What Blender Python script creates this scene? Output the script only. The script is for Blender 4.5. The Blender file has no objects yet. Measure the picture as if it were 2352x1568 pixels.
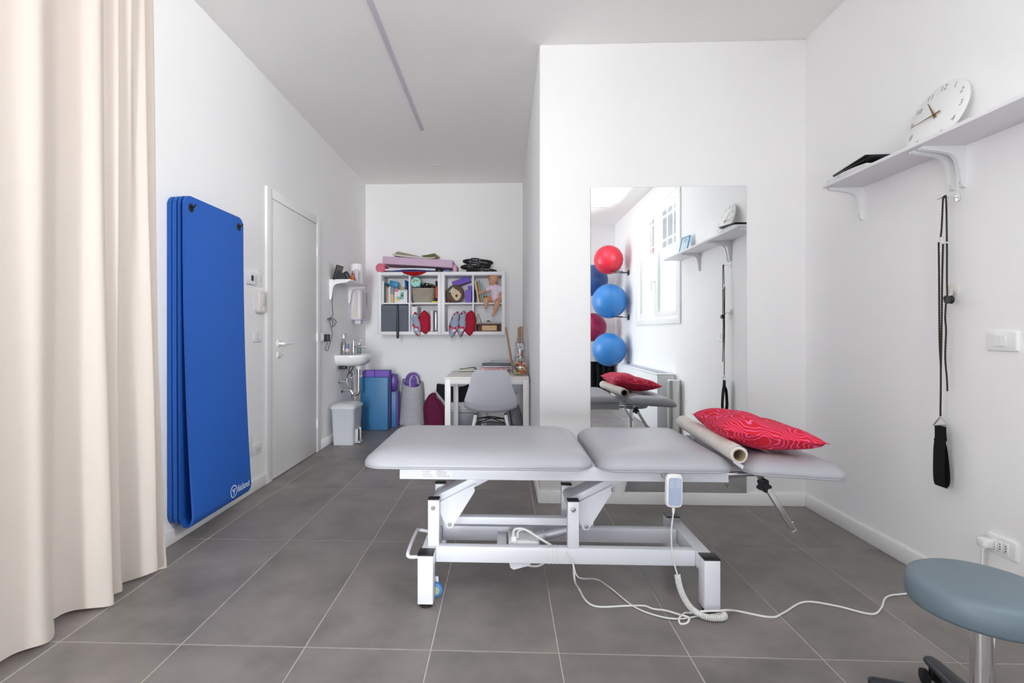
import bpy, bmesh, math, random
from mathutils import Vector, Matrix, Euler
from math import pi, sin, cos, tan, atan2, sqrt, hypot, radians as rad
random.seed(7)
scene = bpy.context.scene
COL = scene.collection

# ------------------------------------------------------------------ camera
FPX, CX, CY, YAW, EYE = 1143.07, 1115.67, 764.92, 0.036468, 1.1158   # measured on the 2352 x 1568 photograph
cam_data = bpy.data.cameras.new('camera')
cam_data.sensor_width = 36.0
cam_data.lens = FPX / 2352 * 36.0
cam_data.shift_x = (1176 - CX) / 2352
cam_data.shift_y = -(784 - CY) / 2352
cam_data.clip_start = 0.05
cam = bpy.data.objects.new('camera', cam_data)
COL.objects.link(cam)
cam.location = (0, 0, EYE)
cam.rotation_euler = (pi / 2, 0, YAW)
scene.camera = cam

# ------------------------------------------------------------------ world, daylight, exposure
def s2l(c):
    c = c / 255.0
    return c / 12.92 if c <= 0.04045 else ((c + 0.055) / 1.055) ** 2.4
def rgb(r, g, b):
    return (s2l(r), s2l(g), s2l(b), 1.0)

world = bpy.data.worlds.new('overcast_sky')
scene.world = world
world.use_nodes = True
bg = world.node_tree.nodes['Background']
bg.inputs['Color'].default_value = (0.86, 0.92, 1.0, 1)
bg.inputs['Strength'].default_value = 0.9

def area(name, loc, rot, sx, sy, power, color):
    l = bpy.data.lights.new(name, 'AREA')
    l.shape = 'RECTANGLE'; l.size = sx; l.size_y = sy; l.energy = power; l.color = color
    o = bpy.data.objects.new(name, l); COL.objects.link(o)
    o.location = loc; o.rotation_euler = rot
    return o
# added fills beyond the entrance: far one for the alcove, low one for ceiling
area('daylight_street', (0.42, -12.0, 2.8), (pi / 2, 0, 0), 1.1, 4.4, 1150, (0.94, 0.965, 1.0))
area('daylight_pavement', (-0.70, -9.0, 0.05), (pi / 2 + rad(40), 0, 0), 5.5, 4.0, 1080, (0.965, 0.972, 0.99))
# daylight through the side window
area('daylight_window', (2.75, 0.12, 2.3), (0, pi / 2, 0), 1.8, 1.9, 1095, (0.95, 0.97, 1.0))
# fill added for the right wall, through the added door on the left
area('daylight_yard', (-2.35, -0.85, 1.4), (0, -pi / 2, 0), 2.5, 2.0, 115, (0.95, 0.97, 1.0))

vs = scene.view_settings
vs.view_transform = 'Standard'
vs.look = 'None'
vs.gamma = 1.0
vs.use_curve_mapping = False
vs.exposure = 0.11
scene.cycles.max_bounces = 14
scene.cycles.diffuse_bounces = 8
scene.cycles.transparent_max_bounces = 16
scene.cycles.caustics_reflective = False
scene.cycles.caustics_refractive = False

# ------------------------------------------------------------------ photo measurements -> room points
_c, _s = cos(YAW), sin(YAW)
def _ray(u, v):
    a = (u - CX) / FPX
    return Vector((-_s + _c * a, _c + _s * a, (CY - v) / FPX))
def ox(u, v, x): r = _ray(u, v); return Vector((0, 0, EYE)) + r * (x / r.x)
def oy(u, v, y): r = _ray(u, v); return Vector((0, 0, EYE)) + r * (y / r.y)
def oz(u, v, z): r = _ray(u, v); return Vector((0, 0, EYE)) + r * ((z - EYE) / r.z)

# ------------------------------------------------------------------ materials
MATS = {}
def mat(name, col, rough=0.5, metal=0.0, col2=None, nscale=6.0, bump=0.0, bscale=60.0, spec=None, sheen=0.0,
        trans=0.0, emit=0.0, rnd=0.0, stretch=None, thr=None, detail=4.0):
    if name in MATS: return MATS[name]
    m = bpy.data.materials.new(name); m.use_nodes = True
    nt = m.node_tree; N = nt.nodes; L = nt.links
    b = N['Principled BSDF']
    b.inputs['Base Color'].default_value = col
    b.inputs['Roughness'].default_value = rough
    b.inputs['Metallic'].default_value = metal
    if spec is not None: b.inputs['Specular IOR Level'].default_value = spec
    if sheen: b.inputs['Sheen Weight'].default_value = sheen
    if trans: b.inputs['Transmission Weight'].default_value = trans
    if emit:
        b.inputs['Emission Color'].default_value = col; b.inputs['Emission Strength'].default_value = emit
    tc = N.new('ShaderNodeTexCoord')
    vec = tc.outputs['Object']
    if stretch:
        mp = N.new('ShaderNodeMapping'); mp.inputs['Scale'].default_value = stretch
        L.new(vec, mp.inputs['Vector']); vec = mp.outputs['Vector']
    if rnd:
        oi = N.new('ShaderNodeObjectInfo'); vm = N.new('ShaderNodeVectorMath'); vm.operation = 'MULTIPLY_ADD'
        vm.inputs[1].default_value = (37.0, 53.0, 11.0)
        L.new(oi.outputs['Random'], vm.inputs[0]); L.new(vec, vm.inputs[2]); vec = vm.outputs['Vector']
    if col2 is not None:
        n = N.new('ShaderNodeTexNoise'); n.inputs['Scale'].default_value = nscale; n.inputs['Detail'].default_value = detail
        n.inputs['Roughness'].default_value = 0.6
        L.new(vec, n.inputs['Vector'])
        cr = N.new('ShaderNodeValToRGB')
        cr.color_ramp.elements[0].color = col; cr.color_ramp.elements[1].color = col2
        a, c = thr if thr else (0.3, 0.7)
        cr.color_ramp.elements[0].position = a; cr.color_ramp.elements[1].position = c
        L.new(n.outputs['Fac'], cr.inputs['Fac']); L.new(cr.outputs['Color'], b.inputs['Base Color'])
    if bump:
        n2 = N.new('ShaderNodeTexNoise'); n2.inputs['Scale'].default_value = bscale; n2.inputs['Detail'].default_value = 3
        L.new(vec, n2.inputs['Vector'])
        bp = N.new('ShaderNodeBump'); bp.inputs['Strength'].default_value = bump; bp.inputs['Distance'].default_value = 0.01
        L.new(n2.outputs['Fac'], bp.inputs['Height']); L.new(bp.outputs['Normal'], b.inputs['Normal'])
    MATS[name] = m
    return m

def wave_mat(name, stops, scale, direction='Z', distort=0.0, dscale=1.0, rough=0.8, ddetail=2.0, stretch=None, kind='BANDS', sheen=0.0, profile='SIN', warp=0.0, wscale=3.0):
    """banded material: stops = [(pos, colour), ...] on a wave texture in object space"""
    if name in MATS: return MATS[name]
    m = bpy.data.materials.new(name); m.use_nodes = True
    nt = m.node_tree; N = nt.nodes; L = nt.links; b = N['Principled BSDF']
    b.inputs['Roughness'].default_value = rough
    if sheen: b.inputs['Sheen Weight'].default_value = sheen
    tc = N.new('ShaderNodeTexCoord'); vec = tc.outputs['Object']
    if stretch:
        mp = N.new('ShaderNodeMapping'); mp.inputs['Scale'].default_value = stretch
        L.new(vec, mp.inputs['Vector']); vec = mp.outputs['Vector']
    if warp:
        nz = N.new('ShaderNodeTexNoise'); nz.inputs['Scale'].default_value = wscale; nz.inputs['Detail'].default_value = 1.0
        L.new(vec, nz.inputs['Vector'])
        vm = N.new('ShaderNodeVectorMath'); vm.operation = 'MULTIPLY_ADD'; vm.inputs[1].default_value = (warp,) * 3
        L.new(nz.outputs['Color'], vm.inputs[0]); L.new(vec, vm.inputs[2]); vec = vm.outputs['Vector']
    w = N.new('ShaderNodeTexWave'); w.wave_type = kind; w.wave_profile = profile
    if kind == 'BANDS': w.bands_direction = direction
    w.inputs['Scale'].default_value = scale; w.inputs['Distortion'].default_value = distort
    w.inputs['Detail'].default_value = ddetail; w.inputs['Detail Scale'].default_value = dscale
    L.new(vec, w.inputs['Vector'])
    cr = N.new('ShaderNodeValToRGB'); cr.color_ramp.interpolation = 'LINEAR'
    el = cr.color_ramp.elements
    while len(el) < len(stops): el.new(0.5)
    for e, (p, c) in zip(el, stops): e.position = p; e.color = c
    L.new(w.outputs['Fac'], cr.inputs['Fac']); L.new(cr.outputs['Color'], b.inputs['Base Color'])
    MATS[name] = m
    return m

def glass_mat(name, tint=(1, 1, 1, 1), gloss=0.12):
    if name in MATS: return MATS[name]
    m = bpy.data.materials.new(name); m.use_nodes = True
    nt = m.node_tree; N = nt.nodes; L = nt.links
    N.remove(N['Principled BSDF']); out = N['Material Output']
    t = N.new('ShaderNodeBsdfTransparent'); t.inputs['Color'].default_value = tint
    g = N.new('ShaderNodeBsdfGlossy'); g.inputs['Roughness'].default_value = 0.03
    lw = N.new('ShaderNodeLayerWeight'); lw.inputs['Blend'].default_value = 0.35
    mr = N.new('ShaderNodeMapRange'); mr.inputs['To Min'].default_value = gloss * 0.5; mr.inputs['To Max'].default_value = min(1, gloss * 5)
    L.new(lw.outputs['Fresnel'], mr.inputs['Value'])
    mx = N.new('ShaderNodeMixShader'); L.new(mr.outputs['Result'], mx.inputs['Fac'])
    L.new(t.outputs[0], mx.inputs[1]); L.new(g.outputs[0], mx.inputs[2]); L.new(mx.outputs[0], out.inputs['Surface'])
    MATS[name] = m
    return m

WALL = mat('wall_paint', rgb(247, 246, 246), 0.75, bump=0.04, bscale=140)
CEIL = mat('ceiling_paint', rgb(246, 244, 241), 0.85, bump=0.03, bscale=140)
TRIMW = mat('trim_white', rgb(246, 246, 245), 0.45)
WHITE = mat('white_plastic', rgb(238, 238, 238), 0.35)
WHITEL = mat('white_laminate', rgb(238, 237, 240), 0.4)
FRAME = mat('powder_coated_white', rgb(232, 233, 240), 0.32)
BLACKP = mat('black_plastic', rgb(22, 23, 26), 0.45)
RUBBER = mat('black_rubber', rgb(26, 27, 30), 0.7)
CHROME = mat('chrome', (0.82, 0.82, 0.83, 1), 0.12, 1.0)
STEEL = mat('brushed_steel', (0.6, 0.6, 0.62, 1), 0.32, 1.0)
GLASS = glass_mat('clear_glass', (0.97, 0.985, 0.98, 1), 0.10)

# ------------------------------------------------------------------ mesh helpers
def new(): return bmesh.new()
def bx(bm, x0, x1, y0, y1, z0, z1, b=0.0, seg=2, M=None):
    vs_ = bmesh.ops.create_cube(bm, size=1.0)['verts']
    x0, x1 = min(x0, x1), max(x0, x1); y0, y1 = min(y0, y1), max(y0, y1); z0, z1 = min(z0, z1), max(z0, z1)
    for v in vs_:
        v.co = Vector(((x0 + x1) / 2 + v.co.x * (x1 - x0), (y0 + y1) / 2 + v.co.y * (y1 - y0), (z0 + z1) / 2 + v.co.z * (z1 - z0)))
    if b > 0:
        b = min(b, 0.49 * min(x1 - x0, y1 - y0, z1 - z0))
        es = list({e for v in vs_ for e in v.link_edges})
        r = bmesh.ops.bevel(bm, geom=es + vs_, offset=b, segments=seg, profile=0.5, affect='EDGES', clamp_overlap=True)
        vs_ = list({v for v in r['verts']} | {v for v in vs_ if v.is_valid})
    if M is not None:
        for v in vs_: v.co = M @ v.co
    return vs_
def loft(bm, rings, cap0=True, cap1=True, closed=True):
    R = [[bm.verts.new(p) for p in r] for r in rings]
    n = len(R[0])
    for a, b in zip(R[:-1], R[1:]):
        for i in range(n if closed else n - 1):
            j = (i + 1) % n
            try: bm.faces.new((a[i], a[j], b[j], b[i]))
            except ValueError: pass
    if cap0: bm.faces.new(list(reversed(R[0])))
    if cap1: bm.faces.new(R[-1])
    return [v for r in R for v in r]
def frame_of(d):
    d = d.normalized()
    a = Vector((0, 0, 1)) if abs(d.z) < 0.9 else Vector((1, 0, 0))
    x = d.cross(a).normalized(); y = x.cross(d).normalized()
    return x, y
def cyl(bm, p0, p1, r0, r1=None, n=20, caps=True):
    p0, p1 = Vector(p0), Vector(p1); r1 = r0 if r1 is None else r1
    x, y = frame_of(p1 - p0)
    rings = [[p + (x * cos(2 * pi * k / n) + y * sin(2 * pi * k / n)) * r for k in range(n)] for p, r in ((p0, r0), (p1, r1))]
    return loft(bm, rings, caps, caps)
def tube(bm, pts, r, n=8, caps=True, closed=False):
    pts = [Vector(p) for p in pts]; m = len(pts)
    rs = r if isinstance(r, (list, tuple)) else [r] * m
    T = []
    for i in range(m):
        a = pts[(i - 1) % m] if (closed or i > 0) else pts[i]
        b = pts[(i + 1) % m] if (closed or i < m - 1) else pts[i]
        T.append((b - a).normalized())
    x, y = frame_of(T[0]); rings = []
    for i in range(m):
        if i > 0:
            ax = T[i - 1].cross(T[i])
            if ax.length > 1e-7:
                q = Matrix.Rotation(T[i - 1].angle(T[i]), 3, ax.normalized()); x = q @ x; y = q @ y
        rings.append([pts[i] + (x * cos(2 * pi * k / n) + y * sin(2 * pi * k / n)) * rs[i] for k in range(n)])
    if closed: rings.append(rings[0]); return loft(bm, rings, False, False)
    return loft(bm, rings, caps, caps)
def spline(pts, per=8, closed=False):
    pts = [Vector(p) for p in pts]; out = []; m = len(pts)
    for i in range(m if closed else m - 1):
        g = (lambda k: pts[k % m]) if closed else (lambda k: pts[max(0, min(m - 1, k))])
        p0, p1, p2, p3 = g(i - 1), g(i), g(i + 1), g(i + 2)
        for k in range(per):
            t = k / per
            out.append(0.5 * ((2 * p1) + (p2 - p0) * t + (2 * p0 - 5 * p1 + 4 * p2 - p3) * t * t + (3 * p1 - p0 - 3 * p2 + p3) * t ** 3))
    if not closed: out.append(pts[-1])
    return out
def lathe(bm, prof, c, n=32, axis='z', M=None):
    c = Vector(c); rings = []
    for r, h in prof:
        ring = []
        for k in range(n):
            a = 2 * pi * k / n
            p = Vector((r * cos(a), r * sin(a), h))
            if axis == 'x': p = Vector((p.z, p.x, p.y))
            elif axis == 'y': p = Vector((p.x, p.z, p.y))
            if M is not None: p = M @ p
            ring.append(c + p)
        rings.append(ring)
    return loft(bm, rings, prof[0][0] > 1e-5, prof[-1][0] > 1e-5)
def prism(bm, poly, axis, a0, a1):
    """poly in the two other axes (y,z) / (x,z) / (x,y), extruded along axis from a0 to a1"""
    def P(p, a):
        return Vector((a, p[0], p[1])) if axis == 'x' else Vector((p[0], a, p[1])) if axis == 'y' else Vector((p[0], p[1], a))
    return loft(bm, [[P(p, a0) for p in poly], [P(p, a1) for p in poly]])
def rrect(cx, cy, w, h, r, n=5):
    pts = []
    r = min(r, w / 2 - 1e-4, h / 2 - 1e-4)
    for sx, sy, a0 in ((1, 1, 0), (-1, 1, pi / 2), (-1, -1, pi), (1, -1, 3 * pi / 2)):
        for k in range(n + 1):
            a = a0 + pi / 2 * k / n
            pts.append((cx + sx * (w / 2 - r) + r * cos(a), cy + sy * (h / 2 - r) + r * sin(a)))
    return pts
def ball(bm, c, r, nu=24, nv=14, M=None):
    if not isinstance(r, (tuple, list)): r = (r, r, r)
    c = Vector(c); vs_ = bmesh.ops.create_uvsphere(bm, u_segments=nu, v_segments=nv, radius=1.0)['verts']
    for v in vs_:
        p = Vector((v.co.x * r[0], v.co.y * r[1], v.co.z * r[2]))
        v.co = c + (M @ p if M is not None else p)
    return vs_
def grid(bm, fn, nu, nv, closed_u=False):
    V = [[bm.verts.new(fn(i / nu, j / nv)) for j in range(nv + 1)] for i in range(nu if closed_u else nu + 1)]
    m = len(V)
    for i in range(nu):
        for j in range(nv):
            bm.faces.new((V[i][j], V[(i + 1) % m][j], V[(i + 1) % m][j + 1], V[i][j + 1]))
    return V
def cushion_mesh(w, d, h, n=14, pinch=0.12, fold=0.0, wob=0.0):
    """square cushion lying flat, centred, seam at z=0"""
    bm = new()
    def sh(u, v, side):
        a, b = 2 * u - 1, 2 * v - 1
        ex = 1 - pinch * (1 - b * b) * 0.5 - 0.0; ey = 1 - pinch * (1 - a * a) * 0.5
        t = max(0.0, (1 - a ** 4)) ** 0.55 * max(0.0, (1 - b ** 4)) ** 0.55
        t *= 1 - 0.22 * (a * a + b * b) / 2
        z = side * h / 2 * t
        z += fold * (abs(a) - 0.4) * abs(a) + wob * 0.02 * sin(5 * a + 2) * cos(4 * b) * t
        return Vector((a * ex * w / 2, b * ey * d / 2, z))
    grid(bm, lambda u, v: sh(u, v, 1), n, n)
    grid(bm, lambda u, v: sh(v, u, -1), n, n)
    bmesh.ops.remove_doubles(bm, verts=bm.verts, dist=1e-5)
    return bm
def xform(bm, M):
    for v in bm.verts: v.co = M @ v.co
    return bm
def T(x, y, z): return Matrix.Translation((x, y, z))
def RX(a): return Matrix.Rotation(a, 4, 'X')
def RY(a): return Matrix.Rotation(a, 4, 'Y')
def RZ(a): return Matrix.Rotation(a, 4, 'Z')

OFF = {}
def link_mesh(name, me, m, parent=None, label=None):
    o = bpy.data.objects.new(name, me)
    COL.objects.link(o)
    if m is not None: me.materials.append(m)
    off = Vector((0, 0, 0))
    if parent is not None:
        o.parent = parent; off = OFF.get(parent.name, Vector((0, 0, 0)))
    OFF[o.name] = off
    if label: o['label'] = label
    return o
def obj(name, bm, m, parent=None, smooth=True, angle=50, label=None, origin=None):
    """one mesh object; geometry is given in room coordinates and moved into its thing's frame"""
    off = OFF[parent.name] if parent is not None else Vector(origin if origin is not None else (0, 0, 0))
    bmesh.ops.recalc_face_normals(bm, faces=bm.faces)
    if off.length > 0:
        for v in bm.verts: v.co = v.co - off
    me = bpy.data.meshes.new(name); bm.to_mesh(me); bm.free()
    if smooth:
        me.polygons.foreach_set('use_smooth', [True] * len(me.polygons))
        me.set_sharp_from_angle(angle=rad(angle))
    o = link_mesh(name, me, m, parent, label)
    if parent is None: o.location = off; OFF[o.name] = off
    return o
def thing(name, label, cat, loc=(0, 0, 0), group=None):
    o = bpy.data.objects.new(name, None); COL.objects.link(o)
    o.empty_display_size = 0.05; o.location = loc
    o['label'] = label; o['category'] = cat
    if group: o['group'] = group
    OFF[o.name] = Vector(loc)
    return o
def tag(o, label, cat, group=None):
    o['label'] = label; o['category'] = cat
    if group: o['group'] = group
    return o
def struct(name, bm, m, parent=None, smooth=False, **k):
    o = obj(name, bm, m, parent, smooth=smooth, **k)
    if parent is None: o['kind'] = 'structure'
    return o
def sroot(name, loc):
    o = bpy.data.objects.new(name, None); COL.objects.link(o); o.location = loc
    o['kind'] = 'structure'; OFF[o.name] = Vector(loc); return o
def text_bm(s, size, extrude=0.0, align='CENTER', shear=0.0, spacing=1.0, off=0.0):
    cu = bpy.data.curves.new('lettering', 'FONT'); cu.body = s; cu.size = size; cu.align_x = align; cu.align_y = 'CENTER'
    cu.offset = off; cu.shear = shear; cu.space_character = spacing; cu.extrude = extrude; cu.resolution_u = 3
    o = bpy.data.objects.new('lettering', cu); COL.objects.link(o)
    dg = bpy.context.evaluated_depsgraph_get()
    me = bpy.data.meshes.new_from_object(o.evaluated_get(dg))
    bm = new(); bm.from_mesh(me)
    bpy.data.objects.remove(o); bpy.data.curves.remove(cu); bpy.data.meshes.remove(me)
    return bm

# ------------------------------------------------------------------ the room
XL, XR, YP, YB, YF, ZC, XP = -1.763, 1.945, 3.285, 6.29, -2.23, 3.012, 0.235
TH = 0.16
def wall_with_hole(axis, a0, a1, s0, s1, hole, bm=None):
    """slab with a rectangular opening: axis 'x' = slab normal to x; hole = (s_lo, s_hi, z_lo, z_hi)"""
    bm = bm or new()
    h0, h1, z0, z1 = hole
    for (p, q, r, t) in ((s0, h0, 0, ZC), (h1, s1, 0, ZC), (h0, h1, 0, z0), (h0, h1, z1, ZC)):
        if q - p < 1e-4 or t - r < 1e-4: continue
        if axis == 'x': bx(bm, a0, a1, p, q, r, t)
        else: bx(bm, p, q, a0, a1, r, t)
    bmesh.ops.remove_doubles(bm, verts=bm.verts, dist=1e-5)
    return bm

# floor: pale grout bed with separate large-format tiles
grout = mat('grout', rgb(196, 190, 182), 0.9, col2=rgb(176, 170, 163), nscale=30)
floor_bm = new(); bx(floor_bm, XL - TH, XR + TH, YF - TH, YB + TH, -0.10, -0.0018)
floor = struct('floor', floor_bm, grout)
tile_m = mat('porcelain_tile', rgb(148, 140, 137), 0.42, col2=rgb(109, 105, 104), nscale=3.4, bump=0.03, bscale=90, rnd=1.0, spec=0.35, thr=(0.28, 0.74), detail=10)
TX0, TW, TY0, TL, G = -1.6077, 0.45, 0.845, 0.90, 0.0026
_tile_cache = {}
i0 = -1
for i in range(-1, 9):
    for j in range(-4, 7):
        x0, x1 = TX0 + i * TW + G, TX0 + (i + 1) * TW - G
        y0, y1 = TY0 + j * TL + G, TY0 + (j + 1) * TL - G
        x0, x1 = max(x0, XL), min(x1, XR); y0, y1 = max(y0, YF), min(y1, YB)
        if y0 >= YP - 0.001: x1 = min(x1, XP)
        if x1 - x0 < 0.02 or y1 - y0 < 0.02: continue
        boxes = [(x0, x1, y0, y1)]
        if y0 < YP < y1 and x1 > XP:       # cut round the pillar corner
            boxes = [(x0, x1, y0, YP)] + ([(x0, XP, YP, y1)] if x0 < XP - 0.02 else [])
        for (a, b, c_, d) in boxes:
            key = (round(b - a, 4), round(d - c_, 4))
            if key not in _tile_cache:
                bm = new(); w, l = b - a, d - c_
                e = 0.0012
                loft(bm, [[(-w / 2, -l / 2, -0.008), (w / 2, -l / 2, -0.008), (w / 2, l / 2, -0.008), (-w / 2, l / 2, -0.008)],
                          [(-w / 2, -l / 2, -e), (w / 2, -l / 2, -e), (w / 2, l / 2, -e), (-w / 2, l / 2, -e)],
                          [(-w / 2 + e, -l / 2 + e, 0), (w / 2 - e, -l / 2 + e, 0), (w / 2 - e, l / 2 - e, 0), (-w / 2 + e, l / 2 - e, 0)]])
                bmesh.ops.recalc_face_normals(bm, faces=bm.faces)
                me = bpy.data.meshes.new('tile'); bm.to_mesh(me); bm.free(); me.materials.append(tile_m)
                _tile_cache[key] = me
            o = bpy.data.objects.new('tile', _tile_cache[key]); COL.objects.link(o)
            o.parent = floor; o.location = ((a + b) / 2, (c_ + d) / 2, 0)

bm = new(); bx(bm, XL - TH, XR + TH, YF - TH, YB + TH, ZC, ZC + 0.12); ceiling = struct('ceiling', bm, CEIL)
DY0, DY1, DZ = 3.705, 4.603, 2.138          # door opening on the left wall
LY0, LY1, LZ = -1.75, 0.10, 2.55           # glazed door added unseen in the left wall to admit the fill
_lw = wall_with_hole('x', XL - TH, XL, YF, 1.0, (LY0, LY1, 0, LZ))
struct('wall_left', wall_with_hole('x', XL - TH, XL, 1.0, YB, (DY0, DY1, 0, DZ), _lw), WALL)
bm = new(); bx(bm, XL - TH, XP, YB, YB + TH, 0, ZC); struct('wall_back', bm, WALL)
bm = new(); bx(bm, XP, XR + TH, YP, YB + TH, 0, ZC, 0.006, 2); struct('wall_pillar', bm, WALL, smooth=True)
WY0, WY1, WZ0, WZ1 = -0.70, 0.95, 1.30, 2.73
struct('wall_right', wall_with_hole('x', XR, XR + TH, YF, YP, (WY0, WY1, WZ0, WZ1)), WALL)
GX0, GX1, GZ = -1.55, 0.15, 2.72  # entrance opening, narrowed to keep the far light off the pillar
struct('wall_front', wall_with_hole('y', YF - TH, YF, XL - TH, XR + TH, (GX0, GX1, 0.0, GZ)), WALL)

# baseboards
BH, BT = 0.081, 0.011
def base(name, *boxes):
    bm = new()
    for b in boxes: bx(bm, *b, 0.0, BH, 0.003, 2)
    return struct(name, bm, TRIMW, smooth=True)
base('baseboard_left', (XL, XL + BT, YF, LY0), (XL, XL + BT, LY1, DY0 - 0.088), (XL, XL + BT, DY1 + 0.088, YB))
base('baseboard_back', (XL + BT, XP - BT, YB - BT, YB))
base('baseboard_pillar', (XP - BT, XP, YP - BT, YB), (XP, XR, YP - BT, YP))
base('baseboard_right', (XR - BT, XR, YF, YP - BT))

# door on the left wall
door = sroot('door_1', (XL, (DY0 + DY1) / 2, 0))
bm = new(); fx = XL + 0.014
bx(bm, XL - 0.02, fx, DY0 - 0.088, DY0, 0, DZ + 0.068, 0.003); bx(bm, XL - 0.02, fx, DY1, DY1 + 0.088, 0, DZ + 0.068, 0.003)
bx(bm, XL - 0.02, fx, DY0, DY1, DZ, DZ + 0.068, 0.003)
obj('door_casing', bm, TRIMW, door)
bm = new(); bx(bm, XL - 0.035, XL + 0.011, DY0 + 0.004, DY1 - 0.004, 0.006, DZ - 0.005, 0.003)
leaf = obj('door_leaf', bm, mat('door_lacquer', rgb(240, 239, 238), 0.42), door)
lx = XL + 0.011
hd = new()
lathe(hd, [(0.0, 0), (0.027, 0), (0.027, 0.006), (0.024, 0.008), (0, 0.008)], (lx, 3.80, 1.035), 24, 'x')
cyl(hd, (lx, 3.80, 1.035), (lx + 0.045, 3.80, 1.035), 0.009)
tube(hd, spline([(lx + 0.045, 3.80, 1.035), (lx + 0.050, 3.83, 1.035), (lx + 0.050, 3.93, 1.035)], 4), 0.0095, 10)
obj('door_handle', hd, mat('white_handle', rgb(244, 244, 245), 0.25), leaf)
bm = new(); lathe(bm, [(0, 0), (0.026, 0), (0.026, 0.007), (0.022, 0.010), (0, 0.010)], (lx, 3.80, 0.945), 24, 'x')
lk = obj('lock_rosette', bm, WHITE, leaf)
bm = new(); cyl(bm, (lx + 0.008, 3.80, 0.945), (lx + 0.03, 3.80, 0.945), 0.007); bx(bm, lx + 0.026, lx + 0.032, 3.787, 3.813, 0.938, 0.952, 0.003)
obj('thumb_turn', bm, CHROME, leaf)
for hz in (0.27, 1.08, 1.88):
    bm = new(); cyl(bm, (XL + 0.016, DY1 - 0.002, hz - 0.04), (XL + 0.016, DY1 - 0.002, hz + 0.04), 0.007, n=12)
    obj('hinge', bm, TRIMW, door)

# window on the right wall (seen in the mirror)
win = sroot('window_1', (XR, (WY0 + WY1) / 2, WZ0))
bm = new(); cw = 0.075; cx0 = XR - 0.018
bx(bm, cx0, XR, WY0 - cw, WY0, WZ0 - cw, WZ1 + cw, 0.004); bx(bm, cx0, XR, WY1, WY1 + cw, WZ0 - cw, WZ1 + cw, 0.004)
bx(bm, cx0, XR, WY0, WY1, WZ1, WZ1 + cw, 0.004); bx(bm, cx0, XR, WY0, WY1, WZ0 - cw, WZ0, 0.004)
obj('window_casing', bm, TRIMW, win)
WM = (WY0 + WY1) / 2
frost = mat('frosted_film', (0.95, 0.97, 1.0, 1), 0.6, emit=1.6)  # emission stands in for daylight passing through the film
for k, (a, b) in enumerate(((WY0 + 0.01, WM - 0.003), (WM + 0.003, WY1 - 0.01))):
    bm = new(); sw = 0.075; x0, x1 = XR - 0.006, XR + 0.05
    bx(bm, x0, x1, a, a + sw, WZ0 + 0.01, WZ1 - 0.01, 0.004); bx(bm, x0, x1, b - sw, b, WZ0 + 0.01, WZ1 - 0.01, 0.004)
    bx(bm, x0, x1, a + sw, b - sw, WZ0 + 0.01, WZ0 + 0.085, 0.004); bx(bm, x0, x1, a + sw, b - sw, WZ1 - 0.085, WZ1 - 0.01, 0.004)
    sash = obj('window_sash', bm, TRIMW, win)
    bm = new(); bx(bm, XR + 0.022, XR + 0.026, a + sw, b - sw, WZ0 + 0.085, WZ1 - 0.085); obj('pane', bm, GLASS, sash)
    bm = new(); bx(bm, XR + 0.027, XR + 0.028, a + sw, b - sw, WZ0 + 0.085, 2.17); obj('frosted_film', bm, frost, sash, label='white frosted film on lower pane')
bm = new(); lathe(bm, [(0, 0), (0.014, 0), (0.014, -0.01), (0, -0.01)], (XR - 0.006, WM - 0.04, 1.78), 16, 'x')
tube(bm, [(XR - 0.01, WM - 0.04, 1.78), (XR - 0.05, WM - 0.04, 1.78), (XR - 0.05, WM - 0.045, 1.66)], 0.008, 8)
obj('window_handle', bm, TRIMW, win)
grille = thing('window_grille', 'grey steel security grille outside the side window', 'grille', (XR + TH, WM, WZ0))
bm = new()
for k in range(8):
    y = WY0 + 0.06 + k * (WY1 - WY0 - 0.12) / 7; cyl(bm, (XR + 0.10, y, WZ0 + 0.002), (XR + 0.10, y, WZ1 - 0.002), 0.004, n=8)
obj('upright_bars', bm, mat('grille_paint', rgb(200, 200, 202), 0.5), grille)
for z in (1.6, 1.95, 2.3, 2.6):
    bm = new(); bx(bm, XR + 0.096, XR + 0.104, WY0 + 0.002, WY1 - 0.002, z - 0.01, z + 0.01); obj('cross_bar', bm, MATS['grille_paint'], grille)

# glazed entrance behind the camera
ent = sroot('door_2', ((GX0 + GX1) / 2, YF, 0)); ALU = mat('white_aluminium', rgb(232, 233, 235), 0.4)
bm = new(); fw = 0.07; ya, yb = YF - 0.10, YF - 0.03
for a in (GX0, GX1 - fw): bx(bm, a, a + fw, ya, yb, 0, GZ, 0.004)
for z in (0.0, GZ - fw): bx(bm, GX0 + fw, GX1 - fw, ya + 0.002, yb - 0.002, z, z + fw, 0.004)
obj('entrance_frame', bm, ALU, ent)
bm = new(); bx(bm, GX0 + 0.05, GX1 - 0.05, YF - 0.067, YF - 0.063, 0.05, GZ - 0.05); obj('pane', bm, GLASS, ent)

gd = sroot('door_3', (XL, (LY0 + LY1) / 2, 0))  # added glazed door, the opening for the right wall's fill light
bm = new(); xa, xb = XL - 0.11, XL - 0.04
for a in (LY0, (LY0 + LY1) / 2 - fw / 2, LY1 - fw): bx(bm, xa, xb, a, a + fw, 0, LZ, 0.004)
for z in (0.0, LZ - fw): bx(bm, xa + 0.002, xb - 0.002, LY0 + fw, LY1 - fw, z, z + fw, 0.004)
obj('garden_door_frame', bm, ALU, gd)
bm = new(); bx(bm, XL - 0.077, XL - 0.073, LY0 + 0.05, LY1 - 0.05, 0.05, LZ - 0.05); obj('pane', bm, GLASS, gd)

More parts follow.
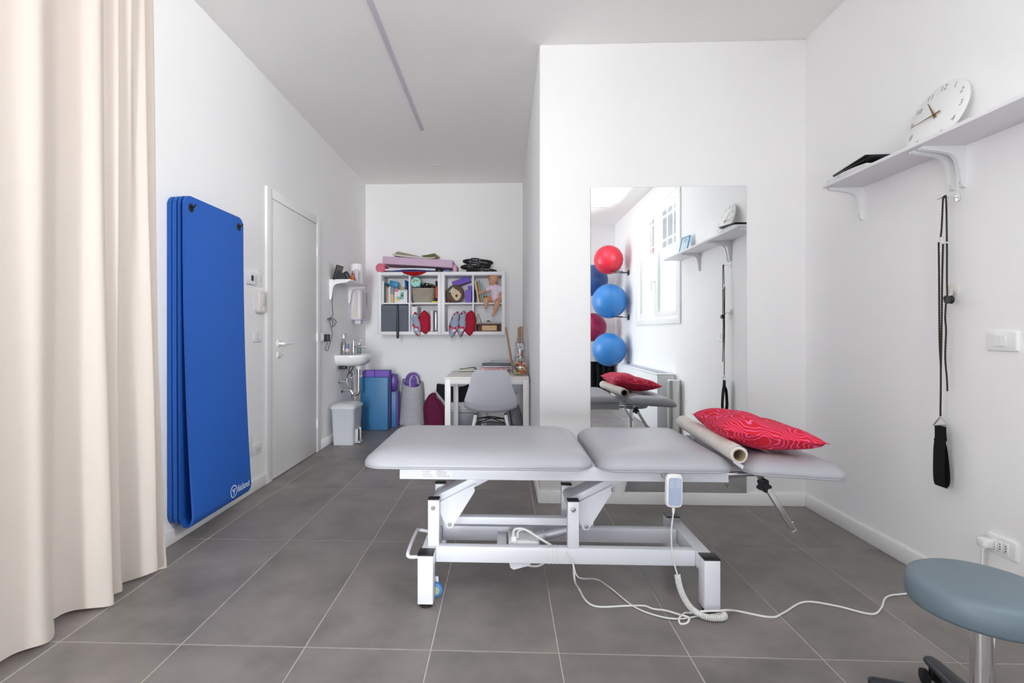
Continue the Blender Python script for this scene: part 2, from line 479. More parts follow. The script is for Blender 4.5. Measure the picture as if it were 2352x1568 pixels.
# ceiling fittings
led = thing('linear_light', 'long thin recessed linear light running along the ceiling', 'ceiling light', (-0.762, 3.4, ZC))
bm = new(); bx(bm, -0.780, -0.744, 2.1, 4.628, ZC - 0.004, ZC - 0.0002); obj('housing', bm, mat('anodised_profile', rgb(214, 210, 216), 0.5), led)
bm = new(); bx(bm, -0.776, -0.748, 2.105, 4.623, ZC - 0.0062, ZC - 0.0035); obj('diffuser', bm, mat('led_diffuser_off', rgb(208, 204, 212), 0.6), led)
led2 = thing('linear_light', 'short recessed linear light on the ceiling reflected in the mirror', 'ceiling light', (1.2, -1.0, ZC))
bm = new(); bx(bm, 0.2, 1.55, -1.02, -0.984, ZC - 0.004, ZC - 0.0002); obj('housing', bm, MATS['anodised_profile'], led2)
bm = new(); bx(bm, 0.205, 1.545, -1.016, -0.988, ZC - 0.0062, ZC - 0.0035); obj('diffuser', bm, MATS['led_diffuser_off'], led2)
sd = thing('ceiling_sensor', 'small round white sensor on the ceiling above the alcove', 'sensor', (-0.761, 5.578, ZC))
bm = new(); lathe(bm, [(0.0, -0.012), (0.022, -0.012), (0.03, -0.006), (0.036, -0.0005), (0, -0.0005)], (-0.761, 5.578, ZC), 24); obj('housing', bm, WHITE, sd)
bm = new(); lathe(bm, [(0.0, -0.016), (0.012, -0.015), (0.016, -0.011), (0, -0.011)], (-0.761, 5.578, ZC), 20); obj('lens', bm, mat('sensor_lens', rgb(205, 203, 200), 0.3), sd)
# ================================================================== treatment table
VINYL = mat('silver_vinyl', rgb(168, 168, 175), 0.36, bump=0.05, bscale=220, spec=0.6)
tbl = thing('treatment_table', 'silver vinyl three-section electric treatment table on white steel frame', 'treatment table', (0.25, 2.25, 0))
def pad_bm(x0, x1, y0, y1, zb, h, rc, dish=0.0, n=7):
    bm = new(); cx, cy, w, d = (x0 + x1) / 2, (y0 + y1) / 2, x1 - x0, y1 - y0
    prof = [(0.05, 0.0), (0.012, 0.0), (0.004, 0.004), (0.0, 0.012), (0.002, 0.022), (0.010, 0.034), (0.024, 0.046), (0.045, 0.057), (0.075, 0.065), (0.115, 0.0695), (0.165, 0.0715 - dish), (0.215, 0.072 - dish * 1.6)]
    rings = []
    for ins, z in prof:
        rr = max(0.01, rc - ins * 0.7)
        rings.append([Vector((px, py, zb + z * h / 0.072)) for px, py in rrect(cx, cy, w - 2 * ins, d - 2 * ins, rr, n)])
    loft(bm, rings)
    return bm
def pad(name, parent, bm, label, x0, x1, y0, y1, zb, rc, M=None):
    if M is not None: xform(bm, M)
    p = obj(name, bm, VINYL, parent, angle=80, label=label)
    s = new(); tube(s, [Vector((px, py, zb + 0.006)) for px, py in rrect((x0 + x1) / 2, (y0 + y1) / 2, x1 - x0 - 0.006, y1 - y0 - 0.006, rc, 7)], 0.003, 6, closed=True)
    if M is not None: xform(s, M)
    obj('piping', s, VINYL, p)
    return p
PY0, PY1, PZ = 1.975, 2.665, 0.568
pad('leg_cushion', tbl, pad_bm(-0.578, 0.362, PY0, PY1, PZ, 0.074, 0.085), 'long silver vinyl cushion', -0.578, 0.362, PY0, PY1, PZ, 0.085)
pad('seat_cushion', tbl, pad_bm(0.380, 0.912, PY0, PY1, PZ - 0.004, 0.074, 0.07), 'middle silver vinyl cushion', 0.380, 0.912, PY0, PY1, PZ - 0.004, 0.07)
HM = T(0.95, 0, 0.566) @ RY(rad(3.2)) @ T(-0.95, 0, -0.566)
pad('head_cushion', tbl, pad_bm(0.955, 1.352, PY0 - 0.005, PY1, PZ - 0.008, 0.074, 0.06, dish=0.016), 'head cushion tilted slightly down', 0.955, 1.352, PY0 - 0.005, PY1, PZ - 0.008, 0.06, HM)
# upper frame
bm = new(); ux0, ux1, uy0, uy1, uz0, uz1 = -0.432, 0.908, 2.045, 2.60, 0.512, 0.5665
for a, b in ((uy0, uy0 + 0.03), (uy1 - 0.03, uy1)): bx(bm, ux0, ux1, a, b, uz0, uz1, 0.003)
for a in (ux0, 0.36, ux1 - 0.03): bx(bm, a, a + 0.03, uy0 + 0.03, uy1 - 0.03, uz0, uz1 - 0.002, 0.003)
uf = obj('upper_frame', bm, FRAME, tbl)
for (u0, u1, v0, v1, lines) in ((968, 998, 1081, 1096, 4), (1000, 1038, 1078, 1097, 6)):
    p, q = oy(u0, v1, uy0 - 0.0008), oy(u1, v0, uy0 - 0.0008)
    bm = new(); bx(bm, p.x, q.x, uy0 - 0.0008, uy0 - 0.0001, p.z, q.z); st = obj('rating_sticker', bm, mat('sticker', rgb(236, 235, 238), 0.4), uf)
    bm = new(); hh = (q.z - p.z)
    for k in range(lines):
        zz = p.z + hh * (0.14 + 0.74 * k / (lines - 1)); wl = (0.9, 0.86, 0.62, 0.7, 0.66, 0.4)[k % 6]
        bx(bm, p.x + (q.x - p.x) * 0.07, p.x + (q.x - p.x) * wl, uy0 - 0.0012, uy0 - 0.0007, zz - 0.0008, zz + 0.0008)
    obj('small_print', bm, mat('small_print', rgb(150, 150, 160), 0.6), st)
# base: two long rails, two cross bars, four legs
RY0, RY1, RZ0, RZ1 = 2.10, 2.36, 0.146, 0.213
for nm, ya, yb in (('base_rail', RY0, RY0 + 0.036), ('base_rail', RY1 - 0.036, RY1)):
    bm = new(); bx(bm, -0.288, 0.796, ya, yb, RZ0, RZ1, 0.003); obj(nm, bm, FRAME, tbl)
for xa in (-0.349, 0.795):
    bm = new(); bx(bm, xa + 0.003, xa + 0.06, 2.066, 2.462, RZ0, 0.211, 0.003); obj('cross_bar', bm, FRAME, tbl)
for xa in (-0.350, 0.795):
    for ya in (2.004, 2.46):
        bm = new(); bx(bm, xa, xa + 0.063, ya, ya + 0.062, 0.017, 0.213, 0.003); lg = obj('leg', bm, FRAME, tbl)
        bm = new(); bx(bm, xa - 0.001, xa + 0.064, ya - 0.001, ya + 0.063, 0.2135, 0.220, 0.002); obj('end_cap', bm, BLACKP, lg)
        bm = new(); lathe(bm, [(0, 0), (0.026, 0), (0.028, 0.004), (0.024, 0.010), (0.010, 0.012), (0.010, 0.02), (0, 0.02)], (xa + 0.031, ya + 0.031, 0.0), 24); obj('levelling_foot', bm, RUBBER, lg)
bm = new(); bx(bm, -0.03, 0.012, 2.137, 2.323, 0.150, 0.192, 0.003); obj('cross_member', bm, FRAME, tbl)
# posts with bolts, lifting arms with gusset plates
def arms(x0):
    for ya in (RY0 - 0.001, RY1 - 0.034):
        bm = new(); bx(bm, x0, x0 + 0.047, ya, ya + 0.035, RZ1 - 0.002, 0.408, 0.002); po = obj('post', bm, FRAME, tbl)
        bm = new(); bx(bm, x0 - 0.001, x0 + 0.048, ya - 0.001, ya + 0.036, 0.4085, 0.4145, 0.002); obj('end_cap', bm, BLACKP, po)
        if ya < 2.2:
            bm = new(); lathe(bm, [(0, -0.011), (0.006, -0.011), (0.006, -0.005), (0.0105, -0.005), (0.0105, 0), (0, 0)], (x0 + 0.023, ya, 0.376), 6, 'y'); obj('bolt', bm, CHROME, po)
    p0 = Vector((x0 + 0.023, 0, 0.376)); p1 = Vector((x0 + 0.25, 0, 0.495))
    bm = new(); cyl(bm, (p0.x, RY0 + 0.036, p0.z), (p0.x, RY1 - 0.036, p0.z), 0.019, n=20); obj('pivot_tube', bm, FRAME, tbl)
    d = (p1 - p0).normalized(); a = atan2(d.z, d.x); L = (p1 - p0).length
    bm = new(); bx(bm, -0.005, L + 0.03, 2.175, 2.285, -0.022, 0.022, 0.003, 2, T(p0.x, 0, p0.z) @ RY(-a)); obj('lifting_arm', bm, FRAME, tbl)
    for yy in (2.158, 2.290):
        bm = new()
        prism(bm, [(x0 + 0.030, 0.362), (x0 + 0.060, 0.300), (x0 + 0.072, 0.272), (x0 + 0.082, 0.266), (x0 + 0.096, 0.270), (x0 + 0.104, 0.282), (x0 + 0.190, 0.420), (x0 + 0.196, 0.432), (x0 + 0.192, 0.446), (x0 + 0.20, 0.462), (x0 + 0.05, 0.385)], 'y', yy, yy + 0.006)
        g = obj('gusset_plate', bm, FRAME, tbl)
        if yy < 2.2:
            bm = new(); lathe(bm, [(0, -0.010), (0.0055, -0.010), (0.0055, -0.005), (0.0095, -0.005), (0.0095, 0), (0, 0)], (x0 + 0.087, yy, 0.284), 6, 'y'); obj('bolt', bm, CHROME, g)
arms(-0.322); arms(0.268)
bm = new(); bx(bm, -0.262, 0.395, 2.205, 2.245, 0.268, 0.300, 0.002); lb = obj('link_bar', bm, FRAME, tbl)
for xa in (-0.2645, 0.395):
    bm = new(); bx(bm, xa, xa + 0.0025, 2.206, 2.244, 0.269, 0.299); obj('end_cap', bm, BLACKP, lb)
# actuator + control box + wiring
bm = new(); cyl(bm, (0.145, 2.23, 0.205), (0.185, 2.23, 0.215), 0.024); cyl(bm, (0.185, 2.23, 0.215), (0.325, 2.23, 0.252), 0.018)
obj('actuator', bm, mat('actuator_grey', rgb(190, 192, 200), 0.35, 0.3), tbl)
bm = new(); cyl(bm, (0.54, 2.28, 0.52), (0.515, 2.28, 0.40), 0.036, 0.032, 24); obj('motor_housing', bm, WHITE, tbl)
cb = new(); bx(cb, -0.01 + 0.03, 0.155, 2.16, 2.30, 0.148, 0.214, 0.008); bx(cb, 0.03, 0.055, 2.155, 2.17, 0.20, 0.235, 0.004)
cbo = obj('control_box', cb, WHITE, tbl)
bm = new()
tube(bm, spline([(0.042, 2.17, 0.225), (0.045, 2.165, 0.262), (0.085, 2.16, 0.268), (0.14, 2.155, 0.24), (0.20, 2.15, 0.205)], 6), 0.0055, 8)
tube(bm, spline([(0.06, 2.175, 0.225), (0.064, 2.17, 0.255), (0.10, 2.165, 0.262), (0.15, 2.16, 0.232), (0.205, 2.155, 0.202)], 6), 0.005, 8)
obj('wiring', bm, mat('white_cable', rgb(232, 231, 229), 0.4), cbo)
bm = new(); prism(bm, [(0.02, 0.146), (0.115, 0.146), (0.11, 0.128), (0.085, 0.122), (0.042, 0.110), (0.028, 0.118)], 'y', 2.12, 2.20); br = obj('mounting_bracket', bm, FRAME, tbl)
bm = new(); tube(bm, spline([(0.085, 2.15, 0.126), (0.11, 2.15, 0.115), (0.145, 2.15, 0.114), (0.17, 2.15, 0.126), (0.18, 2.14, 0.146)], 6), 0.005, 8); obj('wiring', bm, MATS['white_cable'], br)
for xx in (0.188, 0.205, 0.222):
    bm = new(); tube(bm, [(xx, RY0 - 0.001, RZ0 - 0.001), (xx, RY0 - 0.001, RZ1 + 0.001), (xx, RY0 + 0.037, RZ1 + 0.001), (xx, RY0 + 0.037, RZ0 - 0.001)], 0.0011, 5, closed=True); obj('cable_tie', bm, MATS['white_cable'], tbl)
# caster and foot handle at the left end
bm = new(); lathe(bm, [(0, -0.011), (0.020, -0.011), (0.028, -0.009), (0.030, 0), (0.028, 0.009), (0.020, 0.011), (0, 0.011)], (-0.288, 2.10, 0.031), 24, 'y')
cs = obj('caster_wheel', bm, mat('blue_wheel', rgb(70, 130, 195), 0.4), tbl)
bm = new(); lathe(bm, [(0, -0.0125), (0.017, -0.0125), (0.017, 0.0125), (0, 0.0125)], (-0.288, 2.10, 0.031), 20, 'y'); obj('wheel_hub', bm, mat('wheel_hub', rgb(176, 186, 150), 0.5), cs)
bm = new(); prism(bm, [(-0.300, 0.026), (-0.276, 0.026), (-0.280, 0.078), (-0.330, 0.078), (-0.330, 0.066)], 'y', 2.114, 2.119); obj('caster_fork', bm, FRAME, cs)
bm = new(); tube(bm, spline([(-0.348, 2.085, 0.176), (-0.395, 2.075, 0.178), (-0.405, 2.10, 0.192), (-0.405, 2.30, 0.196), (-0.395, 2.34, 0.186), (-0.347, 2.335, 0.18)], 6), 0.0075, 10); obj('foot_handle', bm, FRAME, tbl)
# head support: tube, hinge, clamped chrome struts
for yy in (2.062, 2.58):
    bm = new(); tube(bm, [(0.905, yy, 0.540), (1.08, yy, 0.549), (1.17, yy, 0.556)], 0.011, 12); obj('support_tube', bm, STEEL, tbl)
for yy in (2.04, 2.56):
    bm = new(); prism(bm, [(0.915, 0.600), (0.93, 0.602), (1.0, 0.566), (1.0, 0.556), (0.975, 0.556)], 'y', yy - 0.012, yy - 0.006); obj('hinge_plate', bm, FRAME, tbl)
for yy, x0 in ((2.035, 1.018), (2.60, 1.018)):
    M = T(x0, yy, 0.555) @ RY(rad(58.5))
    bm = new(); bx(bm, 0.0, 0.265, -0.009, 0.009, -0.010, 0.010, 0.0015, 1, M); s_ = obj('strut', bm, CHROME, tbl, angle=30)
    bm = new(); bx(bm, 0.2655, 0.267, -0.0085, 0.0085, -0.0095, 0.0095, 0, 1, M); obj('end_plug', bm, WHITE, s_)
    bm = new(); bx(bm, 0.235, 0.24, -0.003, 0.003, 0.010, 0.018, 0.001, 1, M); obj('stop_pin', bm, CHROME, s_)
    kn = new(); sg = -1 if yy < 2.3 else 1
    kx, kz = x0 + 0.012, 0.512
    pts = []
    for k in range(48):
        a = 2 * pi * k / 48; r = 0.0225 + 0.0048 * cos(5 * a + 0.7); pts.append((kx + r * cos(a), kz + r * sin(a)))
    y0 = yy + sg * 0.012; y1 = yy + sg * 0.032
    prism(kn, pts, 'y', y0, y1); lathe(kn, [(0, 0), (0.013, 0), (0.010, sg * 0.006), (0, sg * 0.006)], (kx, y1, kz), 20, 'y'); cyl(kn, (kx, yy, kz), (kx, y0, kz), 0.006, n=10)
    obj('clamp_knob', kn, BLACKP, s_)
# hand control hanging on a wire hook
for xx in (0.632, 0.668):
    bm = new(); tube(bm, spline([(xx, 2.042, 0.563), (xx, 2.030, 0.552), (xx + 0.001, 2.018, 0.540), (xx + 0.012, 2.005, 0.537)], 5), 0.0022, 6)
    obj('control_hook', bm, CHROME, tbl)
rc = thing('hand_control', 'white and grey four-button hand control hanging from the treatment table', 'remote control', (0.668, 1.985, 0.44))
RM = T(0.668, 1.985, 0.4985) @ RZ(rad(4)) @ RY(rad(2.5)) @ RX(rad(-4))
bm = new(); loft(bm, [[RM @ Vector((px, yy, pz)) for px, pz in rrect(0, 0, 0.066 - i_, 0.134 - i_, 0.018, 6)] for yy, i_ in ((0.012, 0.012), (0.010, 0.003), (0.0, 0.0), (-0.009, 0.003), (-0.012, 0.010))])
rb = obj('housing', bm, WHITE, rc)
bm = new(); loft(bm, [[RM @ Vector((px, yy, pz)) for px, pz in rrect(0, -0.004, 0.051, 0.106, 0.010, 5)] for yy in (-0.0115, -0.0132)])
fp = obj('keypad', bm, mat('keypad_grey_blue', rgb(168, 182, 206), 0.4), rc)
for kx in (-0.0125, 0.0125):
    for kz in (0.036, 0.018):
        bm = new()
        for a, b in ((0.017, 0.012), (0.0145, 0.0095)):
            pass
        tube(bm, [RM @ Vector((px, -0.0135, pz)) for px, pz in rrect(kx, kz, 0.0165, 0.0115, 0.003, 3)], 0.0006, 4, closed=True)
        tube(bm, [RM @ Vector((kx - 0.004, -0.0135, kz - 0.002)), RM @ Vector((kx + 0.001, -0.0135, kz - 0.001)), RM @ Vector((kx + 0.004, -0.0135, kz + 0.002))], 0.0006, 4)
        obj('button_icon', bm, mat('icon_white', rgb(232, 236, 242), 0.4), fp)
bm = new(); tube(bm, [RM @ Vector((0, 0, z)) for z in (-0.066, -0.078, -0.09)], [0.0062, 0.0055, 0.004], 10); obj('strain_relief', bm, WHITE, rc)
# coiled lead of the hand control
lead0 = RM @ Vector((0, 0, -0.088))
path = spline([lead0, (0.659, 1.986, 0.33), (0.664, 1.985, 0.24), (0.682, 1.984, 0.166)], 6)
straight = path[:]
cpath = spline([(0.682, 1.984, 0.166), (0.688, 1.984, 0.13), (0.702, 1.983, 0.088), (0.726, 1.982, 0.047), (0.752, 1.978, 0.024), (0.783, 1.962, 0.0145), (0.823, 1.955, 0.0145), (0.853, 1.963, 0.0145), (0.862, 1.981, 0.0165)], 14)
coil = []; turns = 44; acc = [0.0]
for a, b in zip(cpath[:-1], cpath[1:]): acc.append(acc[-1] + (b - a).length)
tot = acc[-1]; nst = turns * 12
for k in range(nst + 1):
    s_ = tot * k / nst; i = 0
    while i < len(acc) - 2 and acc[i + 1] < s_: i += 1
    t_ = (s_ - acc[i]) / max(1e-9, acc[i + 1] - acc[i]); p = cpath[i].lerp(cpath[i + 1], t_); d = (cpath[i + 1] - cpath[i]).normalized()
    xx = d.cross(Vector((0, 1, 0.2))).normalized(); yy = d.cross(xx).normalized(); a = 2 * pi * turns * k / nst
    coil.append(p + (xx * cos(a) + yy * sin(a)) * 0.0095)
back = spline([coil[-1], (0.850, 1.993 - 0.002, 0.012), (0.80, 1.984, 0.010)] + [oz(u, v, 0.006) for u, v in ((1605, 1414), (1560, 1421), (1510, 1414), (1455, 1392), (1405, 1352), (1370, 1330))] + [(0.31, 2.085, 0.10), (0.285, 2.092, 0.165), (0.262, 2.095, 0.200)], 6)
bm = new(); tube(bm, straight, 0.0032, 8); tube(bm, coil, 0.0029, 7); tube(bm, back, 0.0033, 8)
obj('coiled_lead', bm, MATS['white_cable'], rc)
# mains lead lying on the floor to the wall socket
mains = [(0.297, 2.15, 0.14), (0.300, 2.12, 0.07)] + [oz(u, v, 0.0042) for u, v in ((1330, 1352), (1347, 1380), (1375, 1393), (1440, 1391), (1480, 1391), (1500, 1398), (1530, 1402))]
mains += [oz(1560, 1411, 0.010), oz(1582, 1418, 0.012), oz(1578, 1430, 0.005), oz(1563, 1432, 0.004), oz(1560, 1420, 0.013), oz(1572, 1408, 0.012)]
mains += [Vector((0.735, 1.994, 0.012)), Vector((0.79, 1.972, 0.032)), Vector((0.836, 1.972, 0.034)), Vector((0.88, 1.985, 0.030))] + [oz(u, v, 0.0042) for u, v in ((1700, 1404), (1770, 1417), (1800, 1407), (1848, 1382), (1920, 1391), (2000, 1410), (2024, 1396), (2038, 1370), (2090, 1362), (2200, 1345))]
mains += [Vector((1.895, 1.96, 0.0042)), Vector((1.905, 2.03, 0.03)), Vector((1.90, 2.05, 0.14)), Vector((1.902, 2.05, 0.225)), Vector((1.903, 2.05, 0.262))]
mc = thing('mains_lead', 'white mains lead trailing from treatment table across floor to wall socket', 'cable', (1.2, 1.98, 0))
bm = new(); tube(bm, spline(mains, 8), 0.0042, 8); obj('cable', bm, MATS['white_cable'], mc)
bm = new(); tube(bm, [(1.903, 2.05, 0.255), (1.903, 2.05, 0.272)], [0.006, 0.008], 10); bx(bm, 1.892, XR - 0.011, 2.030, 2.070, 0.265, 0.303, 0.010, 3); obj('plug', bm, WHITE, mc)

# red patterned cushion on the head section
red_pat = wave_mat('red_cushion_fabric', [(0.0, rgb(205, 12, 42)), (0.79, rgb(206, 11, 38)), (0.93, rgb(222, 78, 134)), (1.0, rgb(232, 105, 160))], 21.0, 'DIAGONAL', 2.2, 1.2, 0.85, 1.0, warp=0.15, wscale=11.0)
bm = cushion_mesh(0.405, 0.43, 0.135, 20, 0.16, wob=0.4)
for v in bm.verts:
    if v.co.z > 0: v.co.z *= 1.0 - 0.32 * min(1.0, max(0.0, (v.co.x + 0.05) / 0.10))
    v.co.z += 0.008 * (v.co.x / 0.2) ** 2
xform(bm, T(1.088, 2.215, 0.697) @ RY(rad(7)) @ RZ(rad(-4)))
tag(obj('patterned_cushion', bm, red_pat, angle=60, origin=(1.105, 2.215, 0.64)), 'plump red cushion with pink squiggle pattern on the treatment table', 'cushion')

# paper roll lying across the table
rl = thing('paper_roll', 'off-white couch paper roll lying across the treatment table', 'paper roll', (0.935, 2.3, 0.63))
pa, pb = Vector((0.908, 1.955, 0.645)), Vector((0.938, 2.655, 0.650)); dax = (pb - pa).normalized()
q = dax.to_track_quat('Z', 'Y').to_matrix().to_4x4()
Lr = (pb - pa).length
prof = []
rings = []
for (rr, h) in ((0.0245, 0.0), (0.030, 0.0), (0.0325, 0.002), (0.0325, Lr - 0.002), (0.030, Lr), (0.0245, Lr)):
    rings.append([pa + (q @ Vector((rr * (1 + 0.03 * sin(3 * a)) * cos(a), rr * sin(a), h))) for a in [2 * pi * k / 36 for k in range(36)]])
bm = new(); loft(bm, rings + [rings[0]], False, False)
obj('paper_winding', bm, mat('couch_paper', rgb(224, 219, 214), 0.75, col2=rgb(212, 206, 200), nscale=25, bump=0.15, bscale=35), rl)
bm = new(); rings = [[pa + (q @ Vector((rr * cos(a), rr * sin(a), h))) for a in [2 * pi * k / 30 for k in range(30)]] for rr, h in ((0.0215, -0.001), (0.0243, -0.001), (0.0243, Lr + 0.001), (0.0215, Lr + 0.001))]
loft(bm, rings + [rings[0]], False, False); obj('cardboard_core', bm, mat('cardboard', rgb(176, 158, 132), 0.85), rl)
bm = new(); rings = []
for k in range(14):
    a = rad(35) + k * rad(9); rings.append([pa + (q @ Vector(((0.0333 + 0.004 * (k / 13) ** 2) * cos(a), (0.0333 + 0.004 * (k / 13) ** 2) * sin(a), h))) for h in [0.004 + (Lr - 0.008) * j / 12 for j in range(13)]])
loft(bm, rings, False, False, closed=False); obj('loose_sheet', bm, MATS['couch_paper'], rl)

# ================================================================== stool
st = thing('rolling_stool', 'round grey-blue vinyl stool with chrome column and black star base', 'stool', (1.303, 1.405, 0))
SX, SY = 1.303, 1.405
bm = new(); R_ = 0.163; zt = 0.441
lathe(bm, [(0, zt - 0.082), (R_ - 0.02, zt - 0.082), (R_ - 0.006, zt - 0.079), (R_, zt - 0.070), (R_ + 0.001, zt - 0.045), (R_ - 0.001, zt - 0.022), (R_ - 0.007, zt - 0.010), (R_ - 0.018, zt - 0.003), (R_ - 0.035, zt), (R_ * 0.5, zt + 0.001), (0, zt + 0.001)], (SX, SY, 0), 72)
obj('seat', bm, mat('stool_vinyl', rgb(106, 121, 131), 0.42, bump=0.06, bscale=260), st, angle=60)
bm = new(); lathe(bm, [(0, zt - 0.0825), (0.034, zt - 0.0825), (0.031, zt - 0.096), (0.0275, zt - 0.100), (0, zt - 0.100)], (SX, SY, 0), 32); obj('collar', bm, BLACKP, st)
bm = new(); cyl(bm, (SX, SY, 0.115), (SX, SY, zt - 0.099), 0.0255, n=36); obj('column', bm, CHROME, st)
bm = new(); cyl(bm, (SX, SY, 0.060), (SX, SY, 0.122), 0.036, 0.030, n=32); obj('hub', bm, BLACKP, st)
tipA = atan2(1.646 - SY, 1.359 - SX)
BLM = mat('black_nylon', rgb(34, 36, 42), 0.38, bump=0.05, bscale=300)
for k in range(5):
    a = tipA + 2 * pi * k / 5; d = Vector((cos(a), sin(a), 0)); s_ = Vector((-sin(a), cos(a), 0)); c0 = Vector((SX, SY, 0))
    bm = new(); rings = []
    for t_, w, zt_, h in ((0.02, 0.030, 0.115, 0.05), (0.10, 0.026, 0.106, 0.042), (0.20, 0.021, 0.094, 0.034), (0.238, 0.018, 0.088, 0.028), (0.248, 0.010, 0.082, 0.016)):
        rings.append([c0 + d * t_ + s_ * (w * px) + Vector((0, 0, zt_ - h / 2 + h / 2 * pz)) for px, pz in rrect(0, 0, 2, 2, 0.9, 4)])
    loft(bm, rings); arm = obj('base_arm', bm, BLM, st, angle=60)
    cc = c0 + d * 0.228
    for sg in (-1, 1):
        bm = new(); cw = cc + s_ * (0.012 * sg) + Vector((0, 0, 0.025)); M = Matrix.Rotation(a, 3, 'Z')
        rings = [[cw + s_ * (h * sg) + d * (r * cos(b)) + Vector((0, 0, r * sin(b))) for b in [2 * pi * q_ / 24 for q_ in range(24)]] for r, h in ((0.012, 0), (0.024, 0.001), (0.025, 0.006), (0.024, 0.013), (0.016, 0.016))]
        loft(bm, rings); obj('caster_wheel', bm, BLACKP, arm, angle=50)
    bm = new(); cyl(bm, cc + Vector((0, 0, 0.02)), cc + Vector((0, 0, 0.066)), 0.008, n=12); cyl(bm, cc - s_ * 0.024 + Vector((0, 0, 0.025)), cc + s_ * 0.024 + Vector((0, 0, 0.025)), 0.005, n=10); obj('caster_stem', bm, BLACKP, arm)

# ================================================================== mirror
mi = thing('wall_mirror', 'tall frameless mirror fixed to the white pillar wall', 'mirror', (1.07, YP, 0.082))
bm = new(); bx(bm, 0.568, 1.569, YP - 0.006, YP - 0.0035, 0.082, 2.068); obj('mirror_glass', bm, mat('silvered_glass', (0.90, 0.925, 0.93, 1), 0.0, 1.0), mi, smooth=False)
bm = new(); bx(bm, 0.5665, 1.5705, YP - 0.0034, YP, 0.0815, 2.0695); obj('backing', bm, mat('mirror_backing', rgb(150, 158, 156), 0.4), mi, smooth=False)

# ================================================================== right wall shelf and what is on it
SHZ = 1.922
shf = thing('wall_shelf', 'long white wall shelf on white brackets on the right wall', 'shelf', (XR - 0.1, 1.92, SHZ))
bm = new(); bx(bm, XR - 0.205, XR, 1.04, 2.79, SHZ - 0.016, SHZ, 0.0015); obj('shelf_board', bm, WHITEL, shf)
def bracket(parent, y, depth=0.18, drop=0.175, sgn=-1, xw=XR, zt=SHZ - 0.0165, w=0.019):
    o_ = [(0, 0), (depth, 0), (depth + 0.006, -0.006), (depth, -0.012)] 
    pts = [(0, 0), (depth, 0), (depth + 0.004, -0.003), (depth + 0.005, -0.007), (depth + 0.002, -0.012)] + [(p.x, p.y) for p in spline([Vector((depth - 0.01, -0.0145, 0)), Vector((0.09, -0.026, 0)), Vector((0.058, -0.036, 0)), Vector((0.040, -0.056, 0)), Vector((0.030, -0.09, 0)), Vector((0.019, -drop + 0.014, 0))], 6)] + [(0.016, -drop + 0.005), (0.010, -drop), (0, -drop)]
    bm = new(); prism(bm, [(xw + sgn * a, zt + b) for a, b in pts], 'y', y - w / 2, y + w / 2)
    bmesh.ops.recalc_face_normals(bm, faces=bm.faces)
    b_ = obj('bracket', bm, WHITE, parent, angle=50)
    for a, b in ((0.033, -0.068), (0.0205, -drop + 0.022)):
        sc = new(); lathe(sc, [(0, 0), (0.004, 0), (0.003, sgn * 0.002), (0, sgn * 0.002)], (xw + sgn * a, y, zt + b), 10, 'x'); obj('screw', sc, STEEL, b_)
for y in (1.55, 2.175, 2.222, 2.785 - 0.012): bracket(shf, y)
# clock leaning on the wall
ck = thing('wall_clock', 'round white clock with thin numerals leaning on the wall shelf', 'clock', (1.85, 2.247, SHZ))
CR = 0.150
CM = T(1.884, 2.247, SHZ + 0.1455) @ RY(rad(17.5)) @ Matrix(((0, 0, -1, 0), (-1, 0, 0, 0), (0, 1, 0, 0), (0, 0, 0, 1)))   # dial x -> -y, dial y -> up, dial normal -> -x
bm = new(); lathe(bm, [(0, -0.012), (CR - 0.002, -0.012), (CR, -0.010), (CR, -0.001), (CR - 0.0015, 0.0), (0, 0.0)], (0, 0, 0), 72); xform(bm, CM); dial = obj('dial', bm, mat('clock_white', rgb(240, 240, 239), 0.4), ck)
ROLL = 0.0
for h in range(1, 13):
    a = rad(90 - 30 * h + ROLL); b = text_bm(str(h), 0.036, 0.0003, shear=0.15, off=-0.0003)
    xform(b, CM @ RZ(rad(ROLL)) @ T(0.124 * cos(a - rad(ROLL)), 0.124 * sin(a - rad(ROLL)), 0.0006)); obj('numeral', b, mat('numeral_grey', rgb(150, 146, 140), 0.5), dial, smooth=False)
BRASS = mat('brass_hands', rgb(150, 118, 78), 0.3, 0.8)
def hand(name, ang, L, w, tail, z):
    b = new(); loft(b, [[Vector((-tail, -w * 1.2, z_)), Vector((-tail, w * 1.2, z_)), Vector((0.0, w, z_)), Vector((L, w * 0.25, z_)), Vector((L, -w * 0.25, z_)), Vector((0, -w, z_))] for z_ in (z, z + 0.001)])
    xform(b, CM @ RZ(ang)); obj(name, b, BRASS, ck, smooth=False)
cpx = ox(2147, 266, XR - 0.055)
def dial_ang(u, v):
    k = rad(17.5); p = ox(u, v, 1.884)
    for _ in range(6): p = ox(u, v, 1.876 + (p.z - SHZ - 0.1455) * tan(k))
    return atan2((p.z - SHZ - 0.1455) / cos(k), -(p.y - 2.247))
hand('minute_hand', dial_ang(2107, 287), 0.110, 0.0034, 0.034, 0.008); hand('hour_hand', dial_ang(2125, 230), 0.098, 0.0045, 0.02, 0.005)
bm = new(); cyl(bm, (0, 0, 0), (0, 0, 0.0105), 0.005, n=14); xform(bm, CM); obj('hand_pin', bm, BRASS, ck)
